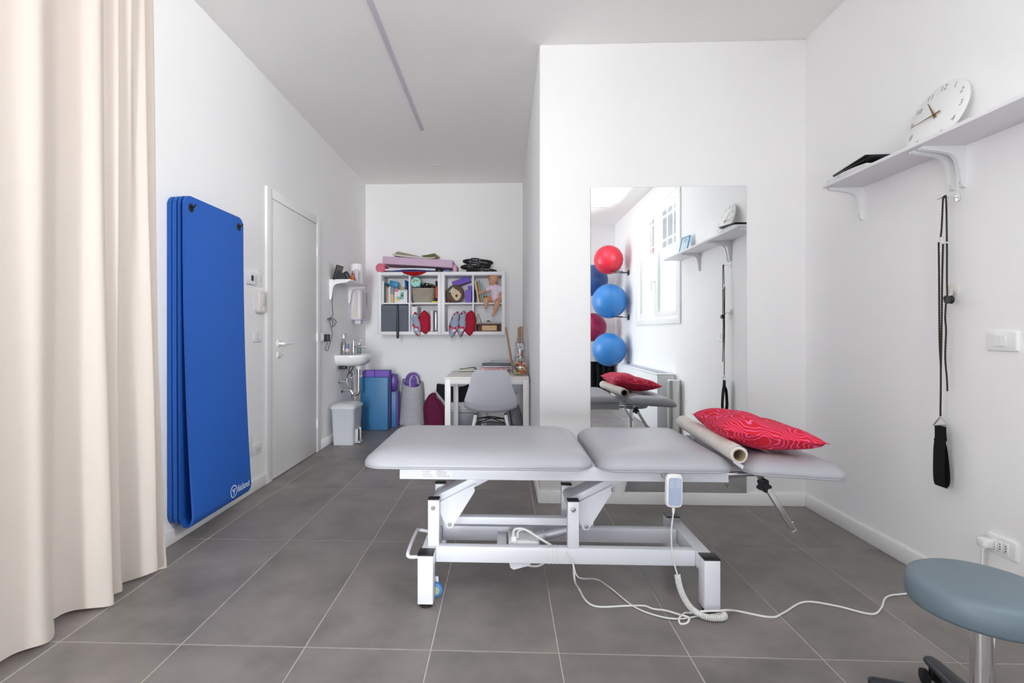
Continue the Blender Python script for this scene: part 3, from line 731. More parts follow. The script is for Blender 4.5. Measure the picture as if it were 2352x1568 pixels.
# folders and magazine
fo = thing('black_folder', 'black document folders lying on the end of the wall shelf', 'folder', (XR - 0.11, 2.62, SHZ))
for k, (z0, ang, dy) in enumerate(((0.028, 2, 0.0), (0.0365, -3, 0.01))):
    bm = new(); bx(bm, -0.085, 0.085, -0.145, 0.115, 0, 0.007, 0.002, 2, T(XR - 0.115, 2.59 + dy, SHZ + z0) @ RZ(rad(ang)) @ RX(rad(-4))); obj('folder', bm, BLACKP, fo)
mg = thing('magazine', 'glossy magazine lying under the black folders on the wall shelf', 'magazine', (XR - 0.11, 2.6, SHZ))
def wav(i, j, z): return None
bm = new(); grid(bm, lambda u, v: Vector((XR - 0.205 + 0.19 * u, 2.46 + 0.29 * v, SHZ + 0.014 + 0.010 * sin(pi * min(1, v * 1.15)) * 1.0)), 4, 16); grid(bm, lambda u, v: Vector((XR - 0.205 + 0.19 * v, 2.46 + 0.29 * u, SHZ + 0.0008)), 16, 4)
V0 = [v for v in bm.verts]
bm2 = new(); loft(bm2, [[Vector((XR - 0.203 + 0.185 * a, 2.46 + 0.29 * t, SHZ + 0.0008 + z)) for a, z in ((0, 0), (1, 0), (1, 0.012 + 0.008 * sin(pi * t)), (0, 0.012 + 0.008 * sin(pi * t)))] for t in [k / 14 for k in range(15)]])
bm.free()
obj('magazine_pages', bm2, mat('magazine_print', rgb(226, 225, 225), 0.35, col2=rgb(176, 178, 186), nscale=14, thr=(0.5, 0.7)), mg)
ph = thing('photo_frame', 'small pale blue picture frame standing on the wall shelf', 'picture frame', (XR - 0.1, 1.33, SHZ))
PM = T(XR - 0.10, 1.335, SHZ + 0.003) @ RZ(rad(-12)) @ RY(rad(14)) 
bm = new()
for (a, b, c_, d) in ((-0.075, -0.063, 0, 0.20), (0.063, 0.075, 0, 0.20), (-0.063, 0.063, 0, 0.012), (-0.063, 0.063, 0.188, 0.20)): bx(bm, -0.006, 0.006, a, b, c_, d, 0.001, 1, PM)
obj('frame', bm, mat('pale_blue_frame', rgb(104, 165, 205), 0.4), ph)
bm = new(); bx(bm, -0.002, 0.003, -0.063, 0.063, 0.012, 0.188, 0, 1, PM); obj('picture', bm, mat('picture_print', rgb(205, 224, 232), 0.5, col2=rgb(70, 110, 130), nscale=16, thr=(0.5, 0.7)), ph)
bm = new(); bx(bm, 0.007, 0.010, -0.02, 0.02, 0.004, 0.15, 0, 1, PM @ RY(rad(-0.01)) ); bx(bm, -0.002, 0.002, -0.02, 0.02, 0, 0.125, 0, 1, T(XR - 0.048, 1.345, SHZ + 0.001) @ RZ(rad(-12)) @ RY(rad(-8))); obj('easel_back', bm, BLACKP, ph)

# ================================================================== pulley rope trainer on the right wall
pu = thing('pulley_rope', 'black pulley rope with padded strap handle hanging from steel wall hook', 'pulley', (XR - 0.05, 2.24, 0.46))
hk = ox(2200, 450, XR)
bm = new(); bx(bm, XR - 0.004, XR, 2.195, 2.215, 1.682, 1.716, 0.001); bx(bm, XR - 0.045, XR - 0.003, 2.197, 2.213, 1.695, 1.699, 0.001)
tube(bm, spline([(XR - 0.045, 2.205, 1.697), (XR - 0.055, 2.215, 1.700), (XR - 0.058, 2.235, 1.699)], 5), 0.004, 8); obj('wall_hook', bm, CHROME, pu)
ROPE = wave_mat('rope_weave', [(0, rgb(30, 26, 22)), (0.6, rgb(42, 37, 32)), (1, rgb(84, 76, 64))], 55, 'DIAGONAL', 0.5, 1, 0.9)
xr = XR - 0.058
def pw(u, v, off=0.058): return ox(u, v, XR - off)
bm = new()
tube(bm, spline([pw(2160, 548), pw(2163, 520), pw(2166, 458), pw(2169, 453), pw(2173, 458), pw(2175, 560), pw(2175, 640), pw(2176, 683)], 6), 0.0032, 8)
tube(bm, spline([pw(2156, 555), pw(2157, 640), pw(2158, 780), pw(2161, 850), pw(2160, 955)], 5), 0.0034, 8)
tube(bm, spline([pw(2166, 560), pw(2164, 640), pw(2163, 740), pw(2161, 850)], 5), 0.0034, 8)
tube(bm, spline([pw(2173, 690), pw(2171, 730), pw(2173, 760), pw(2171, 820), pw(2175, 870), pw(2176, 898)], 6), 0.0032, 8)
obj('rope', bm, ROPE, pu)
bm = new(); tube(bm, spline([pw(2156, 556), pw(2158, 546), pw(2162, 548), pw(2166, 558), pw(2172, 557), pw(2178, 557)], 5), 0.0045, 8); obj('rope_knot', bm, mat('white_knot', rgb(225, 225, 222), 0.7), pu)
pc = pw(2180, 688); bm = new()
lathe(bm, [(0.006, -0.008), (0.018, -0.008), (0.013, 0), (0.018, 0.008), (0.006, 0.008)], pc, 24, 'x'); ball(bm, pw(2174, 684), 0.011, 14, 8); cyl(bm, pw(2170, 692), pw(2176, 690), 0.005, n=10); obj('pulley_wheel', bm, BLACKP, pu)
bm = new(); tube(bm, [pw(2184, 680, 0.05), pw(2187, 672, 0.03), pw(2188, 668, 0.012)], 0.0025, 6); obj('pulley_hook', bm, CHROME, pu)
# steel triangle and webbing strap
a_, b_, c_ = pw(2160, 957), pw(2144, 976), pw(2176, 976)
bm = new(); tube(bm, [a_, b_, c_], 0.004, 8, closed=True); obj('triangle_ring', bm, STEEL, pu)
sx = XR - 0.058; sy = (b_.y + c_.y) / 2; zt = b_.z + 0.004
prof = [(0.0, zt), (0.001, zt - 0.05), (0.012, zt - 0.10), (0.020, zt - 0.20), (0.017, zt - 0.245), (0.004, zt - 0.262), (-0.010, zt - 0.252), (-0.013, zt - 0.20), (-0.008, zt - 0.10), (-0.001, zt - 0.05)]
pp = spline([Vector((sx + a, 0, z)) for a, z in prof], 6, closed=True)
bm = new(); wd = 0.058
V = grid(bm, lambda u, v: Vector((pp[int(round(u * len(pp))) % len(pp)].x, sy + (v - 0.5) * wd - 0.010 * min(1, max(0, (zt - pp[int(round(u * len(pp))) % len(pp)].z) / 0.26)) + (0.012 if pp[int(round(u * len(pp))) % len(pp)].x > sx + 0.004 else 0), pp[int(round(u * len(pp))) % len(pp)].z)), len(pp), 4, closed_u=True)
bmesh.ops.solidify(bm, geom=bm.faces[:], thickness=0.003)
obj('padded_strap', bm, mat('webbing_black', rgb(30, 31, 34), 0.85, bump=0.2, bscale=240), pu)
bm = new(); hp = ox(2190, 665, XR)
loft(bm, [[Vector((XR - d, hp.y + px, hp.z + pz)) for px, pz in rrect(0, 0, 0.045 - i_, 0.05 - i_, 0.012, 4)] for d, i_ in ((0.0, 0), (0.003, 0), (0.005, 0.01))]); tube(bm, spline([(XR - 0.005, hp.y, hp.z + 0.01), (XR - 0.012, hp.y, hp.z - 0.02), (XR - 0.018, hp.y, hp.z - 0.028), (XR - 0.022, hp.y, hp.z - 0.015)], 4), 0.003, 6)
tag(obj('adhesive_hook', bm, mat('clear_plastic', rgb(226, 222, 214), 0.2), origin=(XR, hp.y, hp.z)), 'small clear adhesive hook on wall behind the pulley rope', 'hook')

# ================================================================== switch plates and sockets
PLW = mat('socket_white', rgb(240, 240, 240), 0.3)
def plate(name, label, cat, side, y, z, w, h, mods, kind='switch', proud=0.010):
    x = XR if side > 0 else XL; s = -side
    t = thing(name, label, cat, (x, y, z))
    bm = new(); loft(bm, [[Vector((x + s * d, y + px, z + pz)) for px, pz in rrect(0, 0, w - i_, h - i_, 0.008, 4)] for d, i_ in ((0, 0), (proud * 0.5, 0.001), (proud * 0.85, 0.006), (proud, 0.014))]); obj('cover_plate', bm, PLW, t, angle=30)
    mw = 0.022; 
    for k in range(mods):
        yy = y + (k - (mods - 1) / 2) * (mw + 0.0012)
        bm = new(); bx(bm, x + s * proud, x + s * (proud + 0.0025), yy - mw / 2, yy + mw / 2, z - 0.022, z + 0.022, 0.001, 1)
        m_ = obj('rocker' if kind == 'switch' else 'socket_insert', bm, PLW, t)
        if kind == 'switch':
            bm = new(); prism(bm, [(x + s * (proud + 0.0024), z - 0.020), (x + s * (proud + 0.0024), z + 0.020), (x + s * (proud + 0.0055), z + 0.020)], 'y', yy - mw / 2 + 0.001, yy + mw / 2 - 0.001); obj('rocker_key', bm, PLW, m_)
        else:
            bm = new()
            for dz in (-0.0095, 0, 0.0095): lathe(bm, [(0, 0), (0.0024, 0), (0.0024, s * 0.0004), (0, s * 0.0004)], (x + s * (proud + 0.0026), yy, z + dz), 10, 'x')
            obj('pin_holes', bm, BLACKP, m_)
    return t
plate('light_switch', 'white double light switch on the right wall beside the pulley rope', 'light switch', 1, 2.012, 1.085, 0.125, 0.080, 2)
plate('wall_socket', 'white wall socket on right wall with the mains lead plugged in', 'socket', 1, 2.012, 0.284, 0.120, 0.076, 3, 'socket')
plate('light_switch', 'white double light switch on left wall below the plastic wall unit', 'light switch', -1, 3.495, 1.092, 0.118, 0.080, 2)
plate('wall_socket', 'white low wall socket on left wall beside the door', 'socket', -1, 3.487, 0.292, 0.118, 0.080, 3, 'socket')
plate('rocker_plate', 'white narrow upright plate beside the thermostat on left wall', 'light switch', -1, 3.512, 1.508, 0.080, 0.118, 1)
th = thing('thermostat', 'white wall thermostat with small black display on left wall', 'thermostat', (XL, 3.40, 1.497))
bm = new(); bx(bm, XL, XL + 0.022, 3.345, 3.462, 1.455, 1.538, 0.003); obj('housing', bm, PLW, th)
bm = new(); bx(bm, XL + 0.022, XL + 0.0228, 3.372, 3.402, 1.478, 1.516); obj('display', bm, BLACKP, th)
bm = new()
for k in range(3): bx(bm, XL + 0.022, XL + 0.0232, 3.415, 3.45, 1.478 + 0.015 * k, 1.485 + 0.015 * k, 0.0005, 1)
obj('buttons', bm, mat('button_grey', rgb(222, 221, 221), 0.4), th)
ic = thing('wall_unit', 'rounded white plastic wall unit above light switch on left wall', 'control panel', (XL, 3.52, 1.35))
bm = new(); loft(bm, [[Vector((XL + d, 3.522 + px, 1.340 + pz)) for px, pz in rrect(0, 0, 0.118 - i_, 0.160 - i_, 0.020, 6)] for d, i_ in ((0, 0), (0.026, 0.0), (0.034, 0.008), (0.036, 0.02))]); obj('housing', bm, mat('ivory_plastic', rgb(232, 227, 222), 0.4), ic, angle=50)
bm = new(); bx(bm, XL + 0.036, XL + 0.0375, 3.49, 3.556, 1.312, 1.398, 0.0006, 1); obj('face_panel', bm, mat('ivory_panel', rgb(226, 219, 214), 0.4), ic)
bm = new(); lathe(bm, [(0, 0), (0.008, 0), (0.007, 0.003), (0, 0.003)], (XL + 0.036, 3.522, 1.288), 16, 'x'); obj('push_button', bm, WHITE, ic)
bm = new(); bx(bm, XL, XL + 0.008, 3.365, 3.42, 0.26, 0.40, 0.003); tag(obj('blank_plate', bm, PLW, origin=(XL, 3.39, 0.33)), 'plain white cover plate low on left wall behind blue mats', 'cover plate')
# ================================================================== blue exercise mats hanging on the left wall
BLUE = wave_mat('blue_foam', [(0, rgb(20, 82, 172)), (0.5, rgb(26, 90, 180)), (1, rgb(34, 98, 188))], 55, 'Y', 0.0, 1, 0.6)
MY0, MY1 = 2.545, 3.135
def mat_path(xb, xf, belly, ztop, zbot, back_belly=0.0):
    """centre line of a sheet folded at the bottom: front leaf top -> fold -> back leaf top, in (x, z)"""
    r = max(0.008, (xf + belly - xb - back_belly) / 2); p = []
    xm = (xf + belly + xb + back_belly) / 2
    n = 22
    for k in range(n + 1):
        t = k / n; p.append(Vector((xf + belly * t ** 2.2, 0, ztop + (zbot + r * 1.6 - ztop) * t)))
    for k in range(1, 12):
        a = pi * k / 12; p.append(Vector((xm + r * cos(a), 0, zbot + r * 1.6 - r * 1.6 * sin(a))))
    for k in range(n + 1):
        t = 1 - k / n; p.append(Vector((xb + back_belly * t ** 2.2, 0, ztop + (zbot + r * 1.6 - ztop) * t)))
    return p
def hang_mat(label, xb, xf, belly, ztop, zbot, dy, bb=0.0, th=0.011, folded=True):
    t = thing('exercise_mat', label, 'exercise mat', (XL + 0.04, (MY0 + MY1) / 2, zbot), 'blue exercise mats hanging on the left wall')
    path = mat_path(xb, xf, belly, ztop, zbot, bb) if folded else [Vector((xf + belly * (k / 24) ** 3, 0, ztop + (zbot - ztop) * k / 24)) for k in range(25)]; m = len(path); bm = new()
    acc = [0.0]
    for a, b in zip(path[:-1], path[1:]): acc.append(acc[-1] + (b - a).length)
    tot = acc[-1]; rc_ = 0.055; rings = []
    # denser ends so that the rounded corners read
    sv = [rc_ * (1 - cos(pi / 2 * k / 8)) for k in range(9)]
    ss = sv + [s for s in acc if rc_ < s < tot - rc_] + [tot - s for s in reversed(sv)]
    def at(s):
        i = 0
        while i < m - 2 and acc[i + 1] < s: i += 1
        u = (s - acc[i]) / max(1e-9, acc[i + 1] - acc[i]); d = (path[i + 1] - path[i]).normalized()
        if 0 < i < m - 2:
            d = ((path[i + 1] - path[i]).normalized() * (1 - abs(u - .5)) + ((path[i] - path[i - 1]).normalized() if u < .5 else (path[i + 2] - path[i + 1]).normalized()) * abs(u - .5)).normalized()
        return path[i].lerp(path[i + 1], u), Vector((d.z, 0, -d.x))
    for s in ss:
        p, n_ = at(s); e = min(s, tot - s); ins = rc_ - sqrt(max(0, rc_ ** 2 - (rc_ - e) ** 2)) if e < rc_ else 0.0
        y0, y1 = MY0 + dy + ins, MY1 + dy - ins
        # the near corner of the front leaf swings slightly out
        rings.append([Vector((p.x, y, p.z)) + n_ * w for y, w in ((y0, -th / 2), (y0, th / 2), (y1, th / 2), (y1, -th / 2))])
    loft(bm, rings); o = obj('mat_sheet', bm, BLUE, t, angle=50)
    # eyelets on the front leaf
    for yy in (MY0 + dy + 0.055, MY1 + dy - 0.055):
        e = new(); lathe(e, [(0.010, -0.002), (0.021, -0.002), (0.023, 0.0015), (0.019, 0.004), (0.010, 0.003), (0.010, -0.002)], (xf + th / 2, yy, ztop - 0.062), 24, 'x'); obj('eyelet', e, BLACKP, t)
        e = new(); lathe(e, [(0, 0.0002), (0.0105, 0.0002), (0.0105, 0.0008), (0, 0.0008)], (xf + th / 2, yy, ztop - 0.062), 16, 'x'); obj('eyelet_hole', e, mat('dark_hole', rgb(8, 8, 9), 0.9), t)
    return t, path, at, tot
hang_mat('innermost of the three blue exercise mats hanging against the left wall', 0, XL + 0.0125, 0.004, 1.842, 0.105, -0.004, th=0.020, folded=False)
hang_mat('middle one of the three blue exercise mats hanging on the left wall', 0, XL + 0.0365, 0.006, 1.845, 0.100, 0.0, th=0.020, folded=False)
FT, FPATH, FAT, FTOT = hang_mat('outermost blue exercise mat with white printed logo on the left wall', XL + 0.059, XL + 0.084, 0.052, 1.848, 0.098, 0.004, 0.006, th=0.012)
# printed logo near the bottom of the front leaf: ring emblem with a small figure, then lettering
PRW = mat('logo_print', rgb(226, 230, 238), 0.6)
def on_leaf(bm, y_c, s_c, rot):
    c_, s_ = cos(rot), sin(rot)
    for v in bm.verts:
        a, b = v.co.x * c_ - v.co.y * s_, v.co.x * s_ + v.co.y * c_
        p, n_ = FAT(s_c - b); v.co = Vector((p.x, y_c + a, p.z)) + n_ * (0.0066 + v.co.z) * (1 if n_.x > 0 else -1)
    return bm
def leaf_s(z): 
    s = 0.0
    for a, b in zip(FPATH[:-1], FPATH[1:]):
        if b.z <= z: return s + (a.z - z)
        s += (b - a).length
    return s
pe, pt = ox(524, 1134, XL + 0.136), ox(548, 1122, XL + 0.136)
S0 = leaf_s(0.165)
lg = new(); tube(lg, [Vector((0.034 * cos(a), 0.034 * sin(a), 0)) for a in [2 * pi * k / 28 for k in range(28)]], 0.003, 5, closed=True)
for pts in ([(-0.016, 0.014), (-0.006, 0.001), (0, -0.004)], [(0.016, 0.014), (0.006, 0.001), (0, -0.004)], [(0, -0.004), (0, -0.022)]): tube(lg, [Vector((a, b, 0)) for a, b in pts], 0.003, 5)
ball(lg, (0, 0.011, 0), (0.0045, 0.0045, 0.002), 10, 6)
for v in lg.verts: v.co.z = v.co.z * 0.12
obj('logo_emblem', on_leaf(lg, 2.935, S0, 0.0), PRW, FT, smooth=False)
lg = text_bm('fisioStore.it', 0.056, 0.0002, 'LEFT', 0.12, 0.95)
wx_ = max(v.co.x for v in lg.verts)
for v in lg.verts: v.co.x *= 0.140 / wx_
bmesh.ops.subdivide_edges(lg, edges=[e for e in lg.edges if e.calc_length() > 0.02], cuts=1)
bmesh.ops.triangulate(lg, faces=lg.faces)
obj('logo_lettering', on_leaf(lg, 2.978, S0, 0.0), PRW, FT, smooth=False)
for yy, who in ((MY0 + 0.059, 'near'), (MY1 - 0.051, 'far')):
    bm = new(); tube(bm, [(XL, yy, 1.792), (XL + 0.105, yy, 1.792), (XL + 0.112, yy, 1.795), (XL + 0.116, yy, 1.806)], 0.0045, 10); lathe(bm, [(0, 0), (0.012, 0), (0.012, 0.003), (0, 0.003)], (XL, yy, 1.792), 16, 'x')
    tag(obj('mat_hook', bm, BLACKP, origin=(XL, yy, 1.792)), 'black wall peg through the %s eyelets of the blue exercise mats' % ('left' if who == 'near' else 'right'), 'hook', 'pegs carrying the blue mats')

# ================================================================== cream curtain on the left
cu = thing('curtain', 'floor-length cream curtain hanging in soft folds at the left', 'curtain', (-1.66, 1.6, 0.0))
bot = [(-1.70, 0.55), (-1.60, 0.66), (-1.70, 0.78), (-1.61, 0.90), (-1.71, 1.02), (-1.62, 1.13), (-1.70, 1.24), (-1.60, 1.36), (-1.665, 1.50), (-1.672, 1.62), (-1.632, 1.705), (-1.655, 1.775), (-1.712, 1.830), (-1.690, 1.895), (-1.618, 1.945), (-1.600, 1.978), (-1.645, 2.000), (-1.618, 2.045), (-1.700, 2.080), (-1.695, 2.135), (-1.610, 2.195), (-1.588, 2.235), (-1.640, 2.255), (-1.600, 2.292), (-1.628, 2.305)]
top = [(-1.69, 0.55), (-1.63, 0.66), (-1.69, 0.78), (-1.63, 0.90), (-1.70, 1.02), (-1.63, 1.13), (-1.69, 1.24), (-1.62, 1.36), (-1.675, 1.48), (-1.665, 1.60), (-1.630, 1.690), (-1.675, 1.765), (-1.690, 1.830), (-1.660, 1.885), (-1.625, 1.935), (-1.645, 1.978), (-1.665, 2.010), (-1.630, 2.045), (-1.650, 2.085), (-1.615, 2.115), (-1.655, 2.150), (-1.622, 2.185), (-1.665, 2.215), (-1.640, 2.255), (-1.655, 2.285)]
B_ = spline([Vector((x, y, 0)) for x, y in bot], 8); T_ = spline([Vector((x, y, 0)) for x, y in top], 8); nP = len(B_) - 1
ZT = ZC - 0.035
def cur(u, v):
    i = min(nP, int(round(u * nP))); t = v ** 0.75
    p = B_[i].lerp(T_[i], t)
    z = 0.008 + (ZT - 0.008) * v
    k = 0.006 * sin(7 * v + i * 0.11) * (1 - v)
    return Vector((max(XL + 0.016, p.x + k), p.y + k * 0.5, z + 0.010 * (1 + sin(i * 0.2)) * (1 - v)))
bm = new(); grid(bm, cur, nP, 26)
cm = mat('curtain_cloth', rgb(213, 203, 195), 0.9, bump=0.10, bscale=420, sheen=0.25)
nt = cm.node_tree; tr = nt.nodes.new('ShaderNodeBsdfTranslucent'); tr.inputs['Color'].default_value = rgb(224, 206, 186); mx = nt.nodes.new('ShaderNodeMixShader'); mx.inputs['Fac'].default_value = 0.22
nt.links.new(nt.nodes['Principled BSDF'].outputs[0], mx.inputs[1]); nt.links.new(tr.outputs[0], mx.inputs[2]); nt.links.new(mx.outputs[0], nt.nodes['Material Output'].inputs['Surface'])
cl = obj('curtain_cloth', bm, cm, cu, angle=180)
def hem(u, v):
    p = cur(u, 0.016 * v - 0.0); i = min(nP, int(round(u * nP))); a, b = B_[max(0, i - 1)], B_[min(nP, i + 1)]; d = (b - a).normalized(); n_ = Vector((d.y, -d.x, 0))
    return p + n_ * 0.0018
bm = new(); grid(bm, hem, nP, 2); obj('hem', bm, cm, cl, angle=180)
bm = new(); bx(bm, -1.672, -1.640, 0.5, 2.34, ZC - 0.030, ZC - 0.0005, 0.003); obj('ceiling_track', bm, TRIMW, cu)

# ================================================================== washbasin corner on the left wall
bs = thing('wash_basin', 'small white wall-hung wash basin in the alcove corner', 'wash basin', (XL, 5.36, 0.76))
BYc, BX1 = 5.365, -1.447
def bring(t, ins, z):
    pts = []
    hw, dp = 0.235 - ins, (BX1 - XL) - ins
    for k in range(40):
        a = -pi / 2 + pi * k / 39
        e = 0.62
        pts.append(Vector((XL + dp * (abs(cos(a)) ** e), BYc + hw * (1 if sin(a) > 0 else -1) * abs(sin(a)) ** e, z)))
    return pts
bm = new()
rings = [bring(0, 0.11, 0.765), bring(0, 0.075, 0.770), bring(0, 0.035, 0.795), bring(0, 0.012, 0.83), bring(0, 0.002, 0.862), bring(0, 0.0, 0.880), bring(0, 0.006, 0.886), bring(0, 0.016, 0.886)]
inner = []
for ins, z in ((0.022, 0.878), (0.05, 0.83), (0.09, 0.80)):
    inner.append([Vector((max(p.x, XL + 0.12), p.y, z)) for p in bring(0, ins, z)])
loft(bm, rings + inner); obj('bowl', bm, mat('ceramic', rgb(240, 239, 238), 0.12, spec=0.6), bs, angle=60)
tap = new(); tx, ty = -1.66, 5.44
cyl(tap, (tx, ty, 0.882), (tx, ty, 1.0), 0.019, 0.021, 20); bx(tap, tx - 0.02, tx + 0.15, ty - 0.017, ty + 0.017, 0.955, 0.978, 0.008, 3); cyl(tap, (tx, ty, 0.99), (tx, ty, 1.035), 0.012, 0.011, 16); bx(tap, tx - 0.025, tx + 0.09, ty - 0.010, ty + 0.010, 1.034, 1.041, 0.003)
obj('tap', tap, CHROME, bs)
dr = new(); dx, dy_ = -1.578, 5.36
cyl(dr, (dx, dy_, 0.728), (dx, dy_, 0.768), 0.028, 0.034, 24); obj('waste_cover', dr, WHITE, bs)
dr = new(); cyl(dr, (dx, dy_, 0.50), (dx, dy_, 0.73), 0.016, n=18); lathe(dr, [(0, 0), (0.023, 0), (0.023, 0.018), (0, 0.018)], (dx, dy_, 0.705), 20); lathe(dr, [(0, 0), (0.023, 0), (0.023, 0.018), (0, 0.018)], (dx, dy_, 0.50), 20)
tube(dr, spline([(dx, dy_, 0.51), (dx, dy_, 0.475), (dx - 0.018, dy_, 0.452), (dx - 0.06, dy_, 0.452), (dx - 0.075, dy_, 0.475), (dx - 0.095, dy_, 0.497), (dx - 0.13, dy_, 0.50), (XL, dy_, 0.50)], 6), 0.0165, 14); lathe(dr, [(0, 0), (0.035, 0), (0.03, 0.008), (0.018, 0.014), (0, 0.014)], (XL, dy_, 0.50), 24, 'x'); obj('siphon', dr, CHROME, bs)
for k, yy in enumerate((5.27, 5.42)):
    v_ = new(); cyl(v_, (XL, yy, 0.60), (XL + 0.10, yy, 0.60), 0.011, n=14); lathe(v_, [(0, 0), (0.028, 0), (0.022, 0.008), (0.012, 0.01), (0, 0.01)], (XL, yy, 0.60), 20, 'x'); cyl(v_, (XL + 0.075, yy, 0.60), (XL + 0.10, yy - 0.01, 0.565), 0.010, 0.012, 12); cyl(v_, (XL + 0.085, yy, 0.60), (XL + 0.085, yy, 0.635), 0.008, n=12); obj('stop_valve', v_, CHROME, bs)
    h_ = new(); tube(h_, spline([(XL + 0.085, yy, 0.635), (XL + 0.085, yy + 0.02, 0.67), (XL + 0.09, 5.36 - (yy - 5.345) * 0.5, 0.70), (XL + 0.10, 5.38 + (5.345 - yy) * 0.8, 0.745), (tx, 5.40, 0.775)], 8), 0.006, 8); obj('flexible_hose', h_, mat('braided_hose', rgb(90, 84, 80), 0.5, 0.3), bs)
h_ = new(); bx(h_, XL + 0.02, XL + 0.09, 5.20, 5.27, 0.735, 0.768, 0.004); obj('fixing_bracket', h_, BLACKP, bs)
h_ = new(); cyl(h_, (XL + 0.095, 5.40, 0.40), (XL + 0.095, 5.40, 0.60), 0.008, n=10); obj('supply_pipe', h_, mat('grey_pipe', rgb(120, 118, 120), 0.5), bs)
# bottles on the basin ledge
def bottle(name, label, x, y, z, prof, m, cap=None, capm=None, extra=None):
    t = thing(name, label, 'bottle', (x, y, z), 'bottles in the basin corner')
    bm = new(); lathe(bm, prof, (x, y, z), 24); obj('bottle_body', bm, m, t, angle=50)
    if cap:
        bm = new(); lathe(bm, cap, (x, y, z), 20); obj('cap', bm, capm, t)
    if extra: extra(t)
    return t
zb = 0.8865
CLB = glass_mat('clear_bottle', (0.86, 0.88, 0.88, 1), 0.16)
def spray(t):
    bm = new(); x, y = -1.735, 5.335
    bx(bm, x - 0.014, x + 0.022, y - 0.012, y + 0.012, zb + 0.205, zb + 0.225, 0.004); bx(bm, x + 0.012, x + 0.02, y - 0.006, y + 0.006, zb + 0.175, zb + 0.207, 0.002); obj('trigger', bm, mat('trigger_grey', rgb(150, 150, 155), 0.4), t)
bottle('spray_bottle', 'tall clear spray bottle with white cap on wash basin', -1.735, 5.335, zb, [(0, 0), (0.026, 0), (0.028, 0.01), (0.028, 0.10), (0.022, 0.125), (0.012, 0.15), (0.011, 0.175), (0, 0.175)], CLB, [(0, 0.172), (0.014, 0.172), (0.014, 0.205), (0.012, 0.222), (0.008, 0.226), (0, 0.226)], WHITE, spray)
def lab(t):
    bm = new(); lathe(bm, [(0.0215, 0.03), (0.0217, 0.03), (0.0217, 0.062), (0.0215, 0.062)], (-1.69, 5.315, zb), 24); obj('product_label', bm, mat('label_pink', rgb(214, 190, 200), 0.5), t)
    bm = new(); lathe(bm, [(0.0215, 0.066), (0.0218, 0.066), (0.0218, 0.10), (0.0215, 0.10)], (-1.69, 5.315, zb), 24); obj('product_label', bm, mat('label_violet', rgb(120, 122, 175), 0.5), t)
bottle('gel_bottle', 'short clear gel bottle with violet label on wash basin', -1.69, 5.315, zb, [(0, 0), (0.019, 0), (0.021, 0.006), (0.021, 0.105), (0.016, 0.118), (0, 0.118)], CLB, [(0, 0.117), (0.012, 0.117), (0.012, 0.125), (0, 0.125)], mat('cap_grey', rgb(205, 205, 212), 0.4), lab)
bottle('soap_dispenser', 'green soap bottle behind the tap on wash basin', -1.615, 5.50, zb, [(0, 0), (0.021, 0), (0.023, 0.005), (0.023, 0.09), (0.018, 0.10), (0, 0.10)], mat('green_soap', rgb(112, 138, 124), 0.25), [(0, 0.10), (0.009, 0.10), (0.009, 0.118), (0, 0.118)], CHROME)
# shelf above the basin
sh2 = thing('wall_shelf', 'small white shelf above the wash basin on the left wall', 'shelf', (XL + 0.1, 5.3, 1.66))
bm = new(); bx(bm, XL, XL + 0.215, 4.97, 5.62, 1.645, 1.661, 0.0015); obj('shelf_board', bm, WHITEL, sh2)
for y in (4.985, 5.60): bracket(sh2, y, 0.185, 0.19, 1, XL, 1.6445)
z0 = 1.6615
ts = thing('tablet_stand', 'black tablet leaning on a stand at the left end of small shelf', 'tablet', (-1.69, 5.06, z0))
M = T(-1.725, 5.06, z0) @ RZ(rad(-8)) @ RY(rad(17))
bm = new(); bx(bm, -0.004, 0.004, -0.075, 0.075, 0.0015, 0.155, 0.003, 2, M); obj('tablet', bm, BLACKP, ts)
bm = new(); bx(bm, 0.0042, 0.0048, -0.066, 0.066, 0.012, 0.145, 0, 1, M); obj('screen', bm, mat('grey_screen', rgb(118, 110, 112), 0.25), ts)
bm = new(); prism(bm, [(-1.71, z0 + 0.0005), (-1.61, z0 + 0.0005), (-1.615, z0 + 0.02), (-1.66, z0 + 0.085), (-1.69, z0 + 0.095), (-1.705, z0 + 0.06)], 'y', 5.02, 5.035); obj('stand_foot', bm, BLACKP, ts)
ps = thing('card_reader', 'black handheld device with orange detail on the small shelf', 'device', (-1.62, 5.2, z0))
M = T(-1.628, 5.205, z0 + 0.003) @ RZ(rad(15)) @ RY(rad(-32))
bm = new(); bx(bm, -0.028, 0.028, -0.035, 0.035, 0.0, 0.10, 0.010, 3, M); 
mz = min(v.co.z for v in bm.verts)
for v in bm.verts: v.co.z += z0 + 0.0005 - mz
obj('housing', bm, BLACKP, ps)
bm = new(); bx(bm, 0.0285, 0.030, -0.012, 0.012, 0.05, 0.075, 0, 1, M)
for v in bm.verts: v.co.z += z0 + 0.0005 - mz
obj('orange_panel', bm, mat('orange_plastic', rgb(196, 86, 36), 0.4), ps)
AMB = glass_mat('amber_glass', (0.78, 0.30, 0.03, 1), 0.14)
def pip(t):
    bm = new(); cyl(bm, (-1.585, 5.16, z0 + 0.004), (-1.585, 5.16, z0 + 0.10), 0.017, n=18); obj('amber_oil', bm, mat('amber_oil', rgb(190, 88, 18), 0.3), t)
